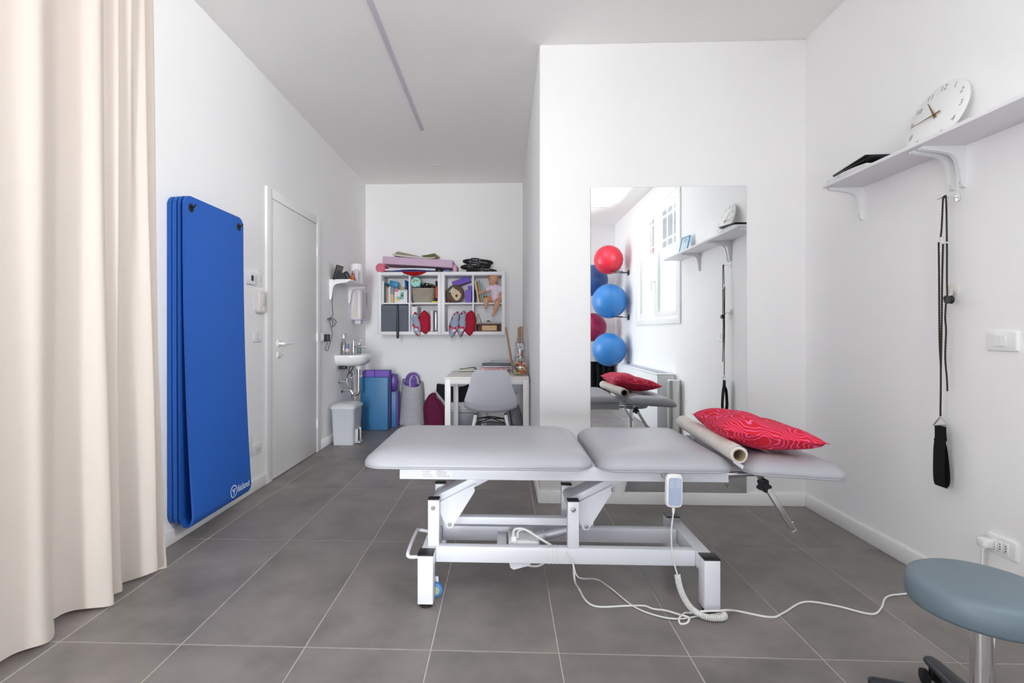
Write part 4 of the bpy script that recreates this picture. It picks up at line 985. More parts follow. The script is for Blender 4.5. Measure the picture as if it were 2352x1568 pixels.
amb = bottle('dropper_bottle', 'amber dropper bottle on the small shelf above the basin', -1.585, 5.16, z0, [(0, 0), (0.024, 0), (0.025, 0.004), (0.025, 0.036), (0.02, 0.048), (0.010, 0.052), (0.010, 0.062), (0, 0.062)], mat('amber_body', rgb(188, 92, 22), 0.2), [(0, 0.06), (0.013, 0.06), (0.013, 0.078), (0.007, 0.084), (0.008, 0.098), (0.004, 0.108), (0, 0.108)], mat('orange_dropper', rgb(176, 74, 14), 0.35))
bottle('lotion_bottle', 'white and lilac lotion bottle behind the amber bottle', -1.585, 5.29, z0, [(0, 0), (0.023, 0), (0.025, 0.005), (0.025, 0.128), (0.022, 0.133), (0, 0.133)], mat('lotion_lilac', rgb(206, 206, 226), 0.4), [(0, 0.133), (0.019, 0.133), (0.019, 0.138), (0, 0.138)], mat('lilac_cap', rgb(188, 184, 216), 0.4))
bottle('cream_tube', 'small white and violet bottle left of the amber bottle on shelf', -1.66, 5.29, z0, [(0, 0), (0.02, 0), (0.021, 0.005), (0.021, 0.075), (0.012, 0.082), (0, 0.082)], mat('cream_white', rgb(214, 214, 230), 0.4), [(0, 0.08), (0.013, 0.08), (0.013, 0.10), (0, 0.10)], MATS['lilac_cap'])
kr = thing('kitchen_roll', 'white paper towel roll standing on the small shelf', 'paper roll', (-1.62, 5.47, z0))
bm = new(); lathe(bm, [(0.018, 0), (0.062, 0), (0.064, 0.003), (0.064, 0.215), (0.062, 0.218), (0.018, 0.218), (0.018, 0)], (-1.63, 5.47, z0 + 0.0005), 40); obj('paper_winding', bm, mat('towel_paper', rgb(240, 239, 236), 0.9, bump=0.15, bscale=160), kr)
bm = new(); lathe(bm, [(0.016, 0.001), (0.0178, 0.001), (0.0178, 0.2185), (0.016, 0.2185), (0.016, 0.001)], (-1.63, 5.47, z0), 24); obj('cardboard_core', bm, MATS['cardboard'], kr)
bm = new(); bx(bm, -1.62, -1.57, 5.555, 5.60, z0 + 0.0005, z0 + 0.010, 0.003); tag(obj('flat_case', bm, BLACKP, origin=(-1.6, 5.58, z0)), 'small flat black object at far end of small shelf', 'case')
# paper towel dispenser under the shelf
dp = thing('towel_dispenser', 'white paper towel dispenser below small shelf by the corner', 'towel dispenser', (XL, 5.78, 1.26))
dz0, dz1 = 1.268, 1.622
bm = new(); loft(bm, [[Vector((XL + a, 5.782 + py, z)) for a, py in rrect(0.0625, 0, 0.125 - i_, 0.262 - i_, 0.03, 6)] for z, i_ in ((dz0, 0.02), (dz0 + 0.006, 0.004), (dz0 + 0.02, 0.0), (dz1 - 0.02, 0), (dz1 - 0.006, 0.004), (dz1, 0.02))]); body = obj('housing', bm, mat('lilac_white', rgb(222, 219, 230), 0.35), dp, angle=50)
bm = new(); hx = XL + 0.1255; ny = 5.782 - 0.1312
prism(bm, [(XL + 0.058, dz1 - 0.03), (XL + 0.092, dz1 - 0.03), (XL + 0.094, dz0 + 0.022), (XL + 0.022, dz0 + 0.022), (XL + 0.026, dz0 + 0.09), (XL + 0.045, dz0 + 0.19), (XL + 0.056, dz0 + 0.26)], 'y', ny - 0.0012, ny + 0.0005); obj('paper_window', bm, mat('beige_window', rgb(212, 204, 196), 0.35), body, label='beige paper level window')
bm = new()
prism(bm, [(5.70, dz1 - 0.02), (5.79, dz1 - 0.02), (5.80, dz0 + 0.16), (5.80, dz0 + 0.02), (5.675, dz0 + 0.02), (5.69, dz0 + 0.10), (5.705, dz0 + 0.20)], 'x', hx - 0.0005, hx + 0.0012); obj('paper_window', bm, mat('beige_window', rgb(212, 204, 196), 0.35), body)
bm = new(); prism(bm, [(5.86, dz1 - 0.02), (5.90, dz1 - 0.03), (5.905, dz1 - 0.14), (5.87, dz1 - 0.22), (5.855, dz1 - 0.12)], 'x', hx - 0.0005, hx + 0.0012); obj('side_window', bm, mat('grey_window', rgb(150, 143, 142), 0.3), body)
bm = new(); lathe(bm, [(0, 0), (0.006, 0), (0.006, 0.002), (0, 0.002)], (hx, 5.70, dz0 + 0.03), 14, 'x'); obj('lock', bm, mat('lock_grey', rgb(110, 108, 118), 0.4), body)
bm = new(); bx(bm, XL + 0.03, XL + 0.10, 5.72, 5.82, dz0 - 0.045, dz0 + 0.002, 0.004); obj('paper_sheet', bm, mat('translucent_sheet', rgb(214, 212, 220), 0.6), dp)
# power adapter with knotted lead
plate('wall_socket', 'white wall socket with black power adapter beside the door', 'socket', -1, 4.79, 1.078, 0.12, 0.08, 2, 'socket')
pa_ = thing('power_adapter', 'black power adapter with dark knotted lead in wall socket', 'power adapter', (XL, 4.81, 1.07))
bm = new(); bx(bm, XL + 0.0135, XL + 0.055, 4.79, 4.842, 1.035, 1.105, 0.004); obj('adapter_body', bm, BLACKP, pa_)
def pl(u, v, off=0.02): return ox(u, v, XL + off)
cord = [Vector((XL + 0.035, 4.81, 1.036)), Vector((XL + 0.03, 4.81, 1.0))] + [pl(u, v) for u, v in ((747, 802), (753, 804), (757, 790), (763, 768), (760, 750), (757, 737), (758, 733))] + [pl(u, v) for u, v in ((762, 730), (772, 738), (768, 747), (763, 750), (765, 740), (760, 733), (754, 735), (753, 732), (760, 729))] + [pl(u, v) for u, v in ((765, 722), (764, 712), (763, 690), (764, 665), (764, 650), (765, 640))] + [Vector((-1.715, 4.962, 1.655)), Vector((-1.71, 4.968, 1.668)), Vector((-1.705, 5.0, 1.668))]
bm = new(); tube(bm, spline(cord, 6), 0.0032, 7); obj('lead', bm, mat('dark_cable', rgb(70, 66, 66), 0.6), pa_)
# pedal bin
bn = thing('pedal_bin', 'pale grey plastic pedal bin under the wash basin', 'bin', (-1.60, 5.02, 0))
GB = mat('grey_bin_plastic', rgb(200, 202, 208), 0.4)
def bring2(z, s, r=0.03, dx=0): return [Vector((px, py, z)) for px, py in rrect(-1.602, 5.03, 0.235 * s, 0.30 * s, r, 6)]
bm = new(); loft(bm, [bring2(0.001, 0.88), bring2(0.035, 0.90), bring2(0.036, 0.885), bring2(0.355, 0.99), bring2(0.357, 1.0), bring2(0.362, 1.0)]); obj('bucket', bm, GB, bn, angle=40)
bm = new(); loft(bm, [bring2(0.363, 1.07, 0.035), bring2(0.375, 1.08, 0.035), bring2(0.392, 1.02, 0.04), bring2(0.410, 0.80, 0.05), bring2(0.418, 0.45, 0.05)]); obj('lid', bm, GB, bn, angle=60)
bm = new(); bx(bm, -1.484, -1.446, 4.965, 5.085, 0.008, 0.022, 0.004); bx(bm, -1.50, -1.47, 4.965, 4.975, 0.008, 0.15, 0.003); bx(bm, -1.50, -1.47, 5.075, 5.085, 0.008, 0.15, 0.003); obj('pedal', bm, GB, bn)
bm = new(); bx(bm, -1.499, -1.485, 4.976, 5.074, 0.022, 0.13, 0.002); obj('pedal_recess', bm, BLACKP, bn)
bm = new(); bx(bm, -1.755, -1.65, 5.75, 5.757, 0.33, 0.625, 0.001); bx(bm, -1.69, -1.52, 5.742, 5.749, 0.0015, 0.57, 0.001)
tag(obj('cardboard_sheet', bm, mat('pale_card', rgb(214, 206, 204), 0.85), origin=(-1.65, 5.75, 0)), 'pale cardboard sheets standing behind the basin pipes', 'cardboard')
# ================================================================== cube shelving in the alcove
YS = 5.90                                   # front face of the shelf units
def sx(u, y=YS): return oy(u, 700, y).x
def sz(v, y=YS, u=1010): return oy(u, v, y).z
UNW, UZ0, UZ1 = 0.759, 1.096, 1.846
SHELFM = mat('shelf_white', rgb(240, 239, 242), 0.45)
def cube_unit(x0, label):
    t = thing('cube_shelf', label, 'shelf unit', (x0 + UNW / 2, 6.09, UZ0), 'white cube shelf units on the back wall')
    x1 = x0 + UNW; a = 0.039; y1 = YB - 0.001
    for nm, b in (('side_panel', (x0, x0 + a, YS, y1, UZ0, UZ1)), ('side_panel', (x1 - a, x1, YS, y1, UZ0, UZ1)), ('top_panel', (x0 + a, x1 - a, YS, y1, UZ1 - a, UZ1)), ('bottom_panel', (x0 + a, x1 - a, YS, y1, UZ0, UZ0 + a)),
                  ('divider', (x0 + UNW / 2 - 0.008, x0 + UNW / 2 + 0.008, YS + 0.002, y1, UZ0 + a, UZ1 - a)), ('cross_shelf', (x0 + a, x0 + UNW / 2 - 0.008, YS + 0.003, y1, 1.463, 1.479)), ('cross_shelf', (x0 + UNW / 2 + 0.008, x1 - a, YS + 0.003, y1, 1.463, 1.479))):
        bm = new(); bx(bm, *b, 0.001, 1); obj(nm, bm, SHELFM, t)
    return t
UA, UB = -1.508, -0.746
cube_unit(UA, 'left one of the two white cube shelf units'); cube_unit(UB, 'right one of the two white cube shelf units')
ZL, ZM = UZ0 + 0.0395, 1.4795                # shelf surfaces: lower, middle
ZTOP = UZ1 + 0.0005
# ---- books -------------------------------------------------------
def book(label, x0, x1, h, d, m, z=ZM, lean=0.0, y0=YS + 0.03, group='books in the cube shelves', name='book'):
    w = x1 - x0; t = thing(name, label, 'book', (x0 + w / 2, y0, z), group)
    M = T(x0, y0, z) @ RY(lean); parts = []
    def mk(b, mm, nm):
        bm = new(); bx(bm, *b, 0.0008, 1, M); parts.append((nm, bm, mm))
    mk((0, 0.0016, 0, d, 0, h), m, 'cover'); mk((w - 0.0016, w, 0, d, 0, h), m, 'cover'); mk((0.0016, w - 0.0016, 0, 0.002, 0, h), m, 'spine')
    mk((0.0017, w - 0.0017, 0.0021, d - 0.004, 0.003, h - 0.003), mat('book_pages', rgb(232, 228, 218), 0.9), 'pages')
    mz = min(v.co.z for _, b, _ in parts for v in b.verts)
    for nm, b, mm in parts:
        for v in b.verts: v.co.z += z - mz + 0.0003
        obj(nm, b, mm, t)
    return t
def cm_(n, *c): return mat('cover_' + n, rgb(*c), 0.5)
xa = UA + 0.043
book('tall white book at the left end of the upper left cube', xa, xa + 0.024, 0.262, 0.20, cm_('white', 226, 224, 222))
book('slim teal book next to the tall white book', xa + 0.026, xa + 0.037, 0.245, 0.20, cm_('teal', 70, 128, 130))
book('dark teal book with pale spine in upper left cube', xa + 0.039, xa + 0.049, 0.238, 0.20, cm_('dark_teal', 40, 92, 100))
book('orange spined book in upper left cube', xa + 0.050, xa + 0.062, 0.200, 0.19, cm_('orange', 214, 128, 82))
sp = book('spiral-bound notebook in upper left cube', xa + 0.064, xa + 0.078, 0.175, 0.18, cm_('ring', 196, 194, 206), name='spiral_notebook')
bm = new()
for k in range(14): tube(bm, [Vector((xa + 0.071 + 0.007 * cos(a), YS + 0.028 + 0.006 * sin(a), ZM + 0.012 + 0.0115 * k)) for a in [2 * pi * q_ / 10 for q_ in range(10)]], 0.0013, 5, closed=True)
so = obj('wire_binding', bm, STEEL, sp); so['kind'] = 'stuff'
book('plain white booklet right of the spiral notebook', xa + 0.081, xa + 0.100, 0.195, 0.19, cm_('plain', 232, 232, 238))
book('slim blue book leaning at right side of upper left cube', UA + 0.330, UA + 0.346, 0.272, 0.2, cm_('blue', 30, 86, 158), lean=rad(-2.5), name='book')
# kraft canister with clear top
kc = thing('kraft_canister', 'kraft canister with clear top between booklet and game box', 'canister', (sx(898), YS + 0.06, ZM))
bm = new(); lathe(bm, [(0, 0), (0.025, 0), (0.026, 0.002), (0.026, 0.10), (0, 0.10)], (sx(898.5), YS + 0.055, ZM + 0.0003), 24); obj('canister_body', bm, mat('kraft', rgb(214, 184, 140), 0.8), kc)
bm = new(); lathe(bm, [(0, 0.1005), (0.024, 0.1005), (0.025, 0.16), (0.018, 0.185), (0, 0.185)], (sx(898.5), YS + 0.055, ZM), 24); obj('clear_top', bm, mat('smoked_plastic', rgb(150, 152, 162), 0.15), kc)
# blue packet leaning behind
bp_ = thing('blue_packet', 'bright blue packet resting above the game box', 'packet', (sx(905), YS + 0.16, ZM))
bm = new(); bx(bm, -0.055, 0.055, -0.02, 0.02, -0.035, 0.035, 0.004, 2, T(sx(905, 6.03), 6.03, ZM + 0.235) @ RY(rad(13))); obj('packet', bm, mat('packet_blue', rgb(32, 136, 186), 0.45), bp_)
bm = new(); bx(bm, -0.05, 0.05, -0.03, 0.03, 0, 0.185, 0.003, 1, T(sx(906, 6.03), 6.035, ZM + 0.0005)); obj('carton', bm, mat('carton_grey', rgb(150, 152, 160), 0.6), bp_)
wb = thing('wooden_box', 'round pale wooden box behind the game box', 'box', (sx(927), 6.1, ZM))
bm = new(); lathe(bm, [(0, 0), (0.045, 0), (0.045, 0.175), (0, 0.175)], (sx(926, 6.1), 6.10, ZM + 0.0003), 28); obj('box_body', bm, mat('pale_wood', rgb(206, 184, 148), 0.6, col2=rgb(190, 166, 130), nscale=8, stretch=(1, 1, 6)), wb)
bm = new(); lathe(bm, [(0, 0.1755), (0.047, 0.1755), (0.047, 0.203), (0, 0.203)], (sx(926, 6.1), 6.10, ZM), 28); obj('lid', bm, MATS['pale_wood'], wb)
# white game box with printed shapes
gb = thing('game_box', 'white game box with red corner and round green picture', 'box', (sx(920), YS + 0.05, ZM))
gx0, gx1 = sx(904.5), sx(934); gz1 = ZM + 0.158
bm = new(); bx(bm, gx0, gx1, YS + 0.028, YS + 0.075, ZM + 0.0004, gz1, 0.001, 1); gbo = obj('carton', bm, mat('carton_white', rgb(230, 228, 232), 0.5), gb)
def disc(parent, name, x, z, r, m, y, sq=(1, 1)):
    bm = new(); loft(bm, [[Vector((x + r * sq[0] * cos(a), yy, z + r * sq[1] * sin(a))) for a in [2 * pi * k / 20 for k in range(20)]] for yy in (y, y - 0.0006)]); return obj(name, bm, m, parent, smooth=False)
gy = YS + 0.0279
bm = new(); bx(bm, gx0 + 0.004, gx0 + 0.048, gy - 0.0006, gy, gz1 - 0.022, gz1 - 0.004); obj('red_print', bm, mat('print_red', rgb(206, 62, 66), 0.5), gbo)
bm = new(); bx(bm, gx0 + 0.06, gx1 - 0.006, gy - 0.0006, gy, gz1 - 0.016, gz1 - 0.006); obj('teal_print', bm, mat('print_teal', rgb(128, 182, 176), 0.5), gbo)
PG = mat('print_green', rgb(120, 180, 128), 0.5, col2=rgb(150, 196, 214), nscale=28)
disc(gbo, 'green_print', gx0 + 0.094, gz1 - 0.052, 0.026, PG, gy); disc(gbo, 'green_print', gx0 + 0.092, gz1 - 0.092, 0.026, PG, gy); disc(gbo, 'green_print', gx0 + 0.050, gz1 - 0.105, 0.026, PG, gy)
disc(gbo, 'yellow_print', gx0 + 0.050, gz1 - 0.117, 0.016, mat('print_yellow', rgb(232, 196, 52), 0.5), gy - 0.0007)
bm = new(); tube(bm, [Vector((gx0 + 0.10 + dx, gy - 0.001, gz1 - dz)) for dx, dz in ((0.008, 0.034), (-0.008, 0.055), (0.008, 0.07), (-0.008, 0.09))], 0.0032, 5); obj('black_print', bm, BLACKP, gbo)
# ---- upper right cube of the left unit: striped basket with toys
xb = UA + UNW / 2 + 0.008
sb = thing('striped_basket', 'black and cream striped fabric basket full of toys', 'basket', (xb + 0.155, 6.03, ZM))
STRIPE = wave_mat('basket_stripe', [(0, rgb(24, 22, 22)), (0.46, rgb(26, 24, 24)), (0.54, rgb(222, 210, 194)), (1, rgb(226, 214, 198))], 19.5, 'Z', 0.25, 1, 0.9)
def oval(cx, cy, rx, ry, z, e=0.75, n=36): return [Vector((cx + rx * (1 if cos(a) > 0 else -1) * abs(cos(a)) ** e, cy + ry * (1 if sin(a) > 0 else -1) * abs(sin(a)) ** e, z)) for a in [2 * pi * k / n for k in range(n)]]
bcx, bcy = xb + 0.150, 6.035
bm = new(); loft(bm, [oval(bcx, bcy, 0.128, 0.105, ZM + 0.0005), oval(bcx, bcy, 0.140, 0.115, ZM + 0.08), oval(bcx, bcy, 0.148, 0.120, ZM + 0.178), oval(bcx, bcy, 0.142, 0.115, ZM + 0.178), oval(bcx, bcy, 0.135, 0.11, ZM + 0.06)]); obj('basket_wall', bm, STRIPE, sb, angle=60)
rt = thing('rattle_disc', 'round mint toy disc printed with animals in the basket', 'toy', (xb + 0.06, 5.97, ZM + 0.18))
rx_, rz_ = sx(955, 5.96), sz(648, 5.96, 955)
bm = new(); lathe(bm, [(0, -0.012), (0.056, -0.012), (0.062, 0), (0.056, 0.012), (0, 0.012)], (rx_, 5.96, rz_), 36, 'y'); rto = obj('disc', bm, mat('mint_print', rgb(150, 212, 200), 0.5, col2=rgb(60, 70, 66), nscale=26, thr=(0.56, 0.62)), rt)
bm = new(); tube(bm, [Vector((rx_ + 0.025 * cos(a), 5.947, rz_ + 0.025 * sin(a))) for a in [0.3 + 2.2 * k / 8 for k in range(9)]], 0.006, 6); obj('orange_motif', bm, mat('motif_orange', rgb(214, 112, 52), 0.5), rto)
bm = new(); ball(bm, (rx_ + 0.04, 5.955, rz_ - 0.045), (0.02, 0.008, 0.010), 12, 8); obj('blue_motif', bm, mat('motif_blue', rgb(110, 184, 220), 0.5), rto)
def blob(name, label, cat, c, r, m, rot=None, nz=0.25, group=None, seed=0):
    rnd = random.Random(seed); bm = new(); ball(bm, (0, 0, 0), 1.0, 20, 12)
    ph_ = [rnd.uniform(0, 6) for _ in range(6)]
    for v in bm.verts:
        p = v.co.copy(); k = 1 + nz * 0.35 * (sin(3 * p.x + ph_[0]) + sin(4 * p.y + ph_[1]) + sin(3.5 * p.z + ph_[2]))
        v.co = Vector((p.x * r[0] * k, p.y * r[1] * k, p.z * r[2] * k))
    M = T(*c) @ (rot if rot is not None else Matrix.Identity(4)); xform(bm, M)
    return tag(obj(name, bm, m, origin=c, angle=80), label, cat, group)
BW = mat('black_white_print', rgb(20, 19, 20), 0.9, col2=rgb(214, 210, 206), nscale=30, thr=(0.54, 0.60))
blob('plush_toy', 'black and white patterned plush toy sticking out of the basket', 'plush toy', (xb + 0.185, 6.03, ZM + 0.212), (0.09, 0.055, 0.042), BW, RY(rad(12)), 0.3, seed=2)
blob('plush_toy', 'olive brown plush toy behind the patterned toy', 'plush toy', (xb + 0.13, 6.10, ZM + 0.215), (0.045, 0.04, 0.045), mat('olive_plush', rgb(96, 76, 42), 0.95), None, 0.2, seed=5)
st_ = thing('stacked_toy', 'navy and orange toy strip at the right side of basket', 'toy', (xb + 0.32, 5.96, ZM))
bm = new(); bx(bm, xb + 0.297, xb + 0.322, 5.95, 6.05, ZM + 0.0005, ZM + 0.265, 0.008, 2, T(0, 0, 0)); obj('navy_body', bm, mat('navy', rgb(32, 30, 52), 0.8), st_)
bm = new(); bx(bm, xb + 0.300, xb + 0.320, 5.944, 5.9495, ZM + 0.055, ZM + 0.195, 0.002, 1); obj('orange_panel', bm, mat('toy_orange', rgb(230, 84, 32), 0.6), st_)
bm = new(); bx(bm, xb + 0.255, xb + 0.33, 5.915, 5.943, ZM + 0.0005, ZM + 0.02, 0.006, 2); tag(obj('yellow_toy', bm, mat('toy_yellow', rgb(214, 196, 46), 0.6), origin=(xb + 0.29, 5.93, ZM)), 'flat yellow toy lying in front of the striped basket', 'toy')
# ---- lower left cube: grey fabric box, black shoehorn-like bat in front
gbx = thing('fabric_box', 'grey fabric storage box filling the lower left cube', 'storage box', (UA + 0.2, 6.05, ZL))
x0, x1 = UA + 0.043, UA + UNW / 2 - 0.012
bm = new(); bx(bm, x0, x1, YS + 0.004, 6.25, ZL, 1.452, 0.006, 2); obj('box_body', bm, mat('grey_felt', rgb(104, 108, 120), 0.95, bump=0.3, bscale=240), gbx)
bm = new(); bx(bm, x0 + 0.001, x1 - 0.001, YS + 0.0005, YS + 0.0038, 1.38, 1.450, 0.001, 1); obj('fold_over_flap', bm, mat('grey_felt_flap', rgb(108, 112, 124), 0.95, bump=0.3, bscale=240), gbx)
bt = thing('black_baton', 'long black rounded baton hanging in front of the grey box', 'baton', (sx(914), YS - 0.01, 1.04))
bm = new(); hxx = sx(913.5, YS - 0.012)
tube(bm, [(hxx, YS - 0.012, 1.452), (hxx, YS - 0.012, 1.35), (hxx, YS - 0.012, 1.15), (hxx, YS - 0.012, 1.075), (hxx, YS - 0.012, 1.058), (hxx, YS - 0.012, 1.052)], [0.010, 0.011, 0.0155, 0.0165, 0.014, 0.004], 18); obj('grip', bm, mat('gloss_black', rgb(12, 12, 14), 0.25), bt)
bm = new(); tube(bm, [(hxx, YS - 0.012, 1.448), (hxx, YS - 0.003, 1.4565), (hxx, YS + 0.03, 1.4585)], 0.004, 8); obj('hook', bm, BLACKP, bt)
# ---- cushions hanging forward out of the lower cubes
PATT = mat('leaf_print', rgb(150, 168, 188), 0.9, col2=rgb(196, 30, 70), nscale=15, thr=(0.53, 0.56), detail=1.0)
n_ = PATT.node_tree; 
_b = n_.nodes['Principled BSDF']; _nz = n_.nodes.new('ShaderNodeTexNoise'); _nz.inputs['Scale'].default_value = 17; _nz.inputs['Detail'].default_value = 0.5
_cr = n_.nodes.new('ShaderNodeValToRGB'); _cr.color_ramp.elements[0].position = 0.60; _cr.color_ramp.elements[1].position = 0.63; _cr.color_ramp.elements[0].color = (0, 0, 0, 1); _cr.color_ramp.elements[1].color = (1, 1, 1, 1)
_mx = n_.nodes.new('ShaderNodeMix'); _mx.data_type = 'RGBA'; _old = _b.inputs['Base Color'].links[0].from_socket
n_.links.new(n_.nodes['Texture Coordinate'].outputs['Object'], _nz.inputs['Vector']); n_.links.new(_nz.outputs['Fac'], _cr.inputs['Fac']); n_.links.new(_cr.outputs['Color'], _mx.inputs['Factor']); n_.links.new(_old, _mx.inputs['A']); _mx.inputs['B'].default_value = rgb(222, 218, 222); n_.links.new(_mx.outputs['Result'], _b.inputs['Base Color'])
REDC = wave_mat('crimson_fabric', [(0, rgb(160, 8, 42)), (0.6, rgb(176, 12, 46)), (1, rgb(186, 28, 62))], 48, 'DIAGONAL', 6, 1.2, 0.9, warp=0.15, wscale=9)
def stand_cushion(label, u_top, v_top, u_bot, v_bot, wid_px, m, y=YS + 0.055, dep=0.25):
    a, b = oy(u_top, v_top, y), oy(u_bot, v_bot, y); L = (a - b).length; th = wid_px * y / FPX
    bm = cushion_mesh(L, dep, th, 14, 0.18, wob=0.3)
    mid = (a + b) / 2; ang = atan2(a.z - b.z, a.x - b.x)
    xform(bm, T(mid.x, y + dep / 2 - 0.13, mid.z) @ RY(-ang) @ RX(rad(8)))
    for v in bm.verts:
        if v.co.y > 5.893: v.co.z = max(v.co.z, 1.1385)
    return tag(obj('patterned_cushion' if m is PATT else 'crimson_cushion', bm, m, angle=60, origin=(mid.x, y, b.z)), label, 'cushion', 'small cushions in the cube shelves')
stand_cushion('grey and red printed cushion in the lower cube beside white carton', 954, 716, 962, 774, 20, PATT, y=5.965)
stand_cushion('crimson cushion standing between printed cushion and silver case', 975, 712, 978, 768, 25, REDC, y=5.965)
stand_cushion('leftmost printed cushion of three in the right shelf unit', 1051, 714, 1036, 776, 21, PATT, y=5.965)
stand_cushion('printed cushion in the middle of three in right shelf unit', 1066, 712, 1056, 775, 20, PATT, y=5.965)
stand_cushion('crimson cushion at the right of two printed cushions', 1082, 712, 1077, 772, 25, REDC, y=5.965)
bm = new(); bx(bm, xb + 0.008, xb + 0.074, YS + 0.06, 6.24, ZL, ZL + 0.30, 0.002, 1); tag(obj('white_carton', bm, mat('carton_plain', rgb(232, 232, 238), 0.6), origin=(xb + 0.04, 6.1, ZL)), 'plain white carton standing in the lower right cube', 'carton')
sc = thing('silver_case', 'white and silver case beside the crimson cushion', 'case', (xb + 0.28, 6.1, ZL))
bm = new(); bx(bm, xb + 0.232, xb + 0.272, YS + 0.05, 6.2, ZL, ZL + 0.262, 0.016, 4); obj('white_shell', bm, mat('case_white', rgb(214, 216, 224), 0.35), sc)
bm = new(); bx(bm, xb + 0.2725, xb + 0.325, YS + 0.06, 6.2, ZL, ZL + 0.252, 0.02, 4); obj('silver_shell', bm, mat('case_silver', rgb(150, 152, 158), 0.3, 0.7), sc)
# ---- right unit, upper left: round animal cushion and foam blocks
PURP = mat('purple_foam', rgb(122, 94, 188), 0.75, bump=0.06, bscale=200)
xc = UB + 0.04
hc = thing('animal_cushion', 'round brown plush cushion with cream animal face', 'cushion', (sx(1046), YS + 0.04, ZM))
hcx, hcy, hcz, hr = sx(1046, 5.97), 5.975, ZM + 0.112, 0.108
bm = new(); ball(bm, (hcx, hcy, hcz), (hr, 0.06, hr), 32, 20); obj('cushion_body', bm, mat('brown_plush', rgb(92, 76, 66), 0.98, col2=rgb(108, 90, 78), nscale=40, bump=0.4, bscale=120), hc)
def on_body(px, pz, lift=0.0015):
    k = max(0.0, 1 - (px / hr) ** 2 - (pz / hr) ** 2); return Vector((hcx + px, hcy - 0.06 * sqrt(k) - lift, hcz + pz))
def patch(name, pts, m, lift, parent):
    bm = new(); c = Vector((sum(p[0] for p in pts) / len(pts), sum(p[1] for p in pts) / len(pts), 0)); rings = []
    for s in (1.0, 0.8, 0.55, 0.3, 0.05): rings.append([on_body(c.x + (px - c.x) * s, c.y + (pz - c.y) * s, lift) for px, pz in pts])
    loft(bm, [[p + Vector((0, 0.004, 0)) for p in rings[0]]] + rings); return obj(name, bm, m, parent)
CREAM = mat('cream_felt', rgb(212, 190, 160), 0.95)
face = [(p.x, p.y) for p in spline([Vector((a, b, 0)) for a, b in ((-0.052, 0.045), (-0.02, 0.06), (0.03, 0.035), (0.068, 0.0), (0.07, -0.035), (0.045, -0.075), (0.01, -0.085), (-0.02, -0.055), (-0.045, -0.01))], 4, closed=True)]
fc = patch('face_patch', face, CREAM, 0.002, hc)
patch('nose', [(0.018 + 0.015 * cos(a), -0.03 + 0.016 * sin(a)) for a in [2 * pi * k / 14 for k in range(14)]], mat('nose_brown', rgb(84, 60, 52), 0.9), 0.004, fc)
for px, pz in ((-0.025, 0.0), (0.004, 0.024)): patch('eye', [(px + 0.004 * cos(a), pz + 0.004 * sin(a)) for a in [2 * pi * k / 8 for k in range(8)]], BLACKP, 0.004, fc)
for px, pz in ((-0.064, 0.022), (-0.024, 0.062)): 
    bm = new(); ball(bm, on_body(px, pz, 0.004), (0.011, 0.006, 0.011), 12, 8); obj('ear', bm, mat('ear_mint', rgb(140, 200, 208), 0.9), hc)
def foam_block(label, M, w=0.075, d=0.14, h=0.22, name='yoga_block', group='purple foam blocks in the cube shelf'):
    bm = new(); bx(bm, -w / 2, w / 2, -d / 2, d / 2, 0, h, 0.006, 3, M); c = M @ Vector((0, 0, 0)); return tag(obj(name, bm, PURP, origin=c), label, 'yoga block', group)
foam_block('front purple foam block beside the animal cushion', T(sx(1075.5, 5.93), 5.99, ZM + 0.0004), 0.074, 0.13, 0.152)
foam_block('purple foam block standing behind the front foam block', T(sx(1081, 6.12), 6.13, ZM + 0.0004), 0.062, 0.12, 0.215)
foam_block('tilted purple foam block lying on top near the animal cushion', T(sx(1062, 6.13) - 0.012, 6.125, ZM + 0.266) @ RY(rad(72)) @ T(0, 0, -0.11), 0.070, 0.12, 0.225)
bm = new(); bx(bm, xc + 0.012, xc + 0.055, 6.05, 6.15, ZM + 0.0004, ZM + 0.17, 0.01, 2); tag(obj('brown_box', bm, mat('rust_brown', rgb(132, 74, 44), 0.8), origin=(xc + 0.03, 6.1, ZM)), 'narrow rust-brown box left of the animal cushion', 'box')
# ---- right unit, upper right: leaning books, doll, ball
xd = UB + UNW / 2 + 0.010
lean = rad(-10)
cols = [('navy', 44, 50, 72, 0.014, 0.165, 0), ('ice', 205, 220, 236, 0.012, 0.268, 1), ('amber', 224, 150, 30, 0.012, 0.268, 1), ('brown', 122, 74, 46, 0.010, 0.255, 1), ('peach', 222, 176, 140, 0.010, 0.250, 1), ('sage', 96, 148, 132, 0.012, 0.272, 1), ('sky', 136, 190, 214, 0.012, 0.245, 1)]
names_ = ['short navy book upright at the left of the leaning books', 'ice-white book leaning beside the navy book', 'amber yellow book leaning among the books by the doll', 'brown book leaning behind the amber book', 'thin peach book leaning near the doll hand', 'sage green book leaning near the doll hand', 'pale sky-blue book leaning nearest the doll']
cx_ = xd + 0.002
for (nm, r_, g_, b_, w_, h_, ln), lab_ in zip(cols, names_):
    if ln:
        book(lab_, cx_ + 0.030, cx_ + 0.030 + w_, h_, 0.16, cm_(nm, r_, g_, b_), lean=-lean * -1, y0=YS + 0.06)
    else:
        book(lab_, cx_, cx_ + w_, h_, 0.16, cm_(nm, r_, g_, b_), y0=YS + 0.08)
    cx_ += w_ + 0.0012
bm = new(); ball(bm, (sx(1117, 6.02), 6.06, ZM + 0.075), 0.045, 24, 14); bmesh.ops.translate(bm, verts=bm.verts, vec=(0, 0, -0.0295)); tag(obj('toy_ball', bm, mat('ball_yellow', rgb(206, 172, 30), 0.5), origin=(sx(1117, 6.02), 6.06, ZM)), 'small yellow ball behind the doll', 'ball')
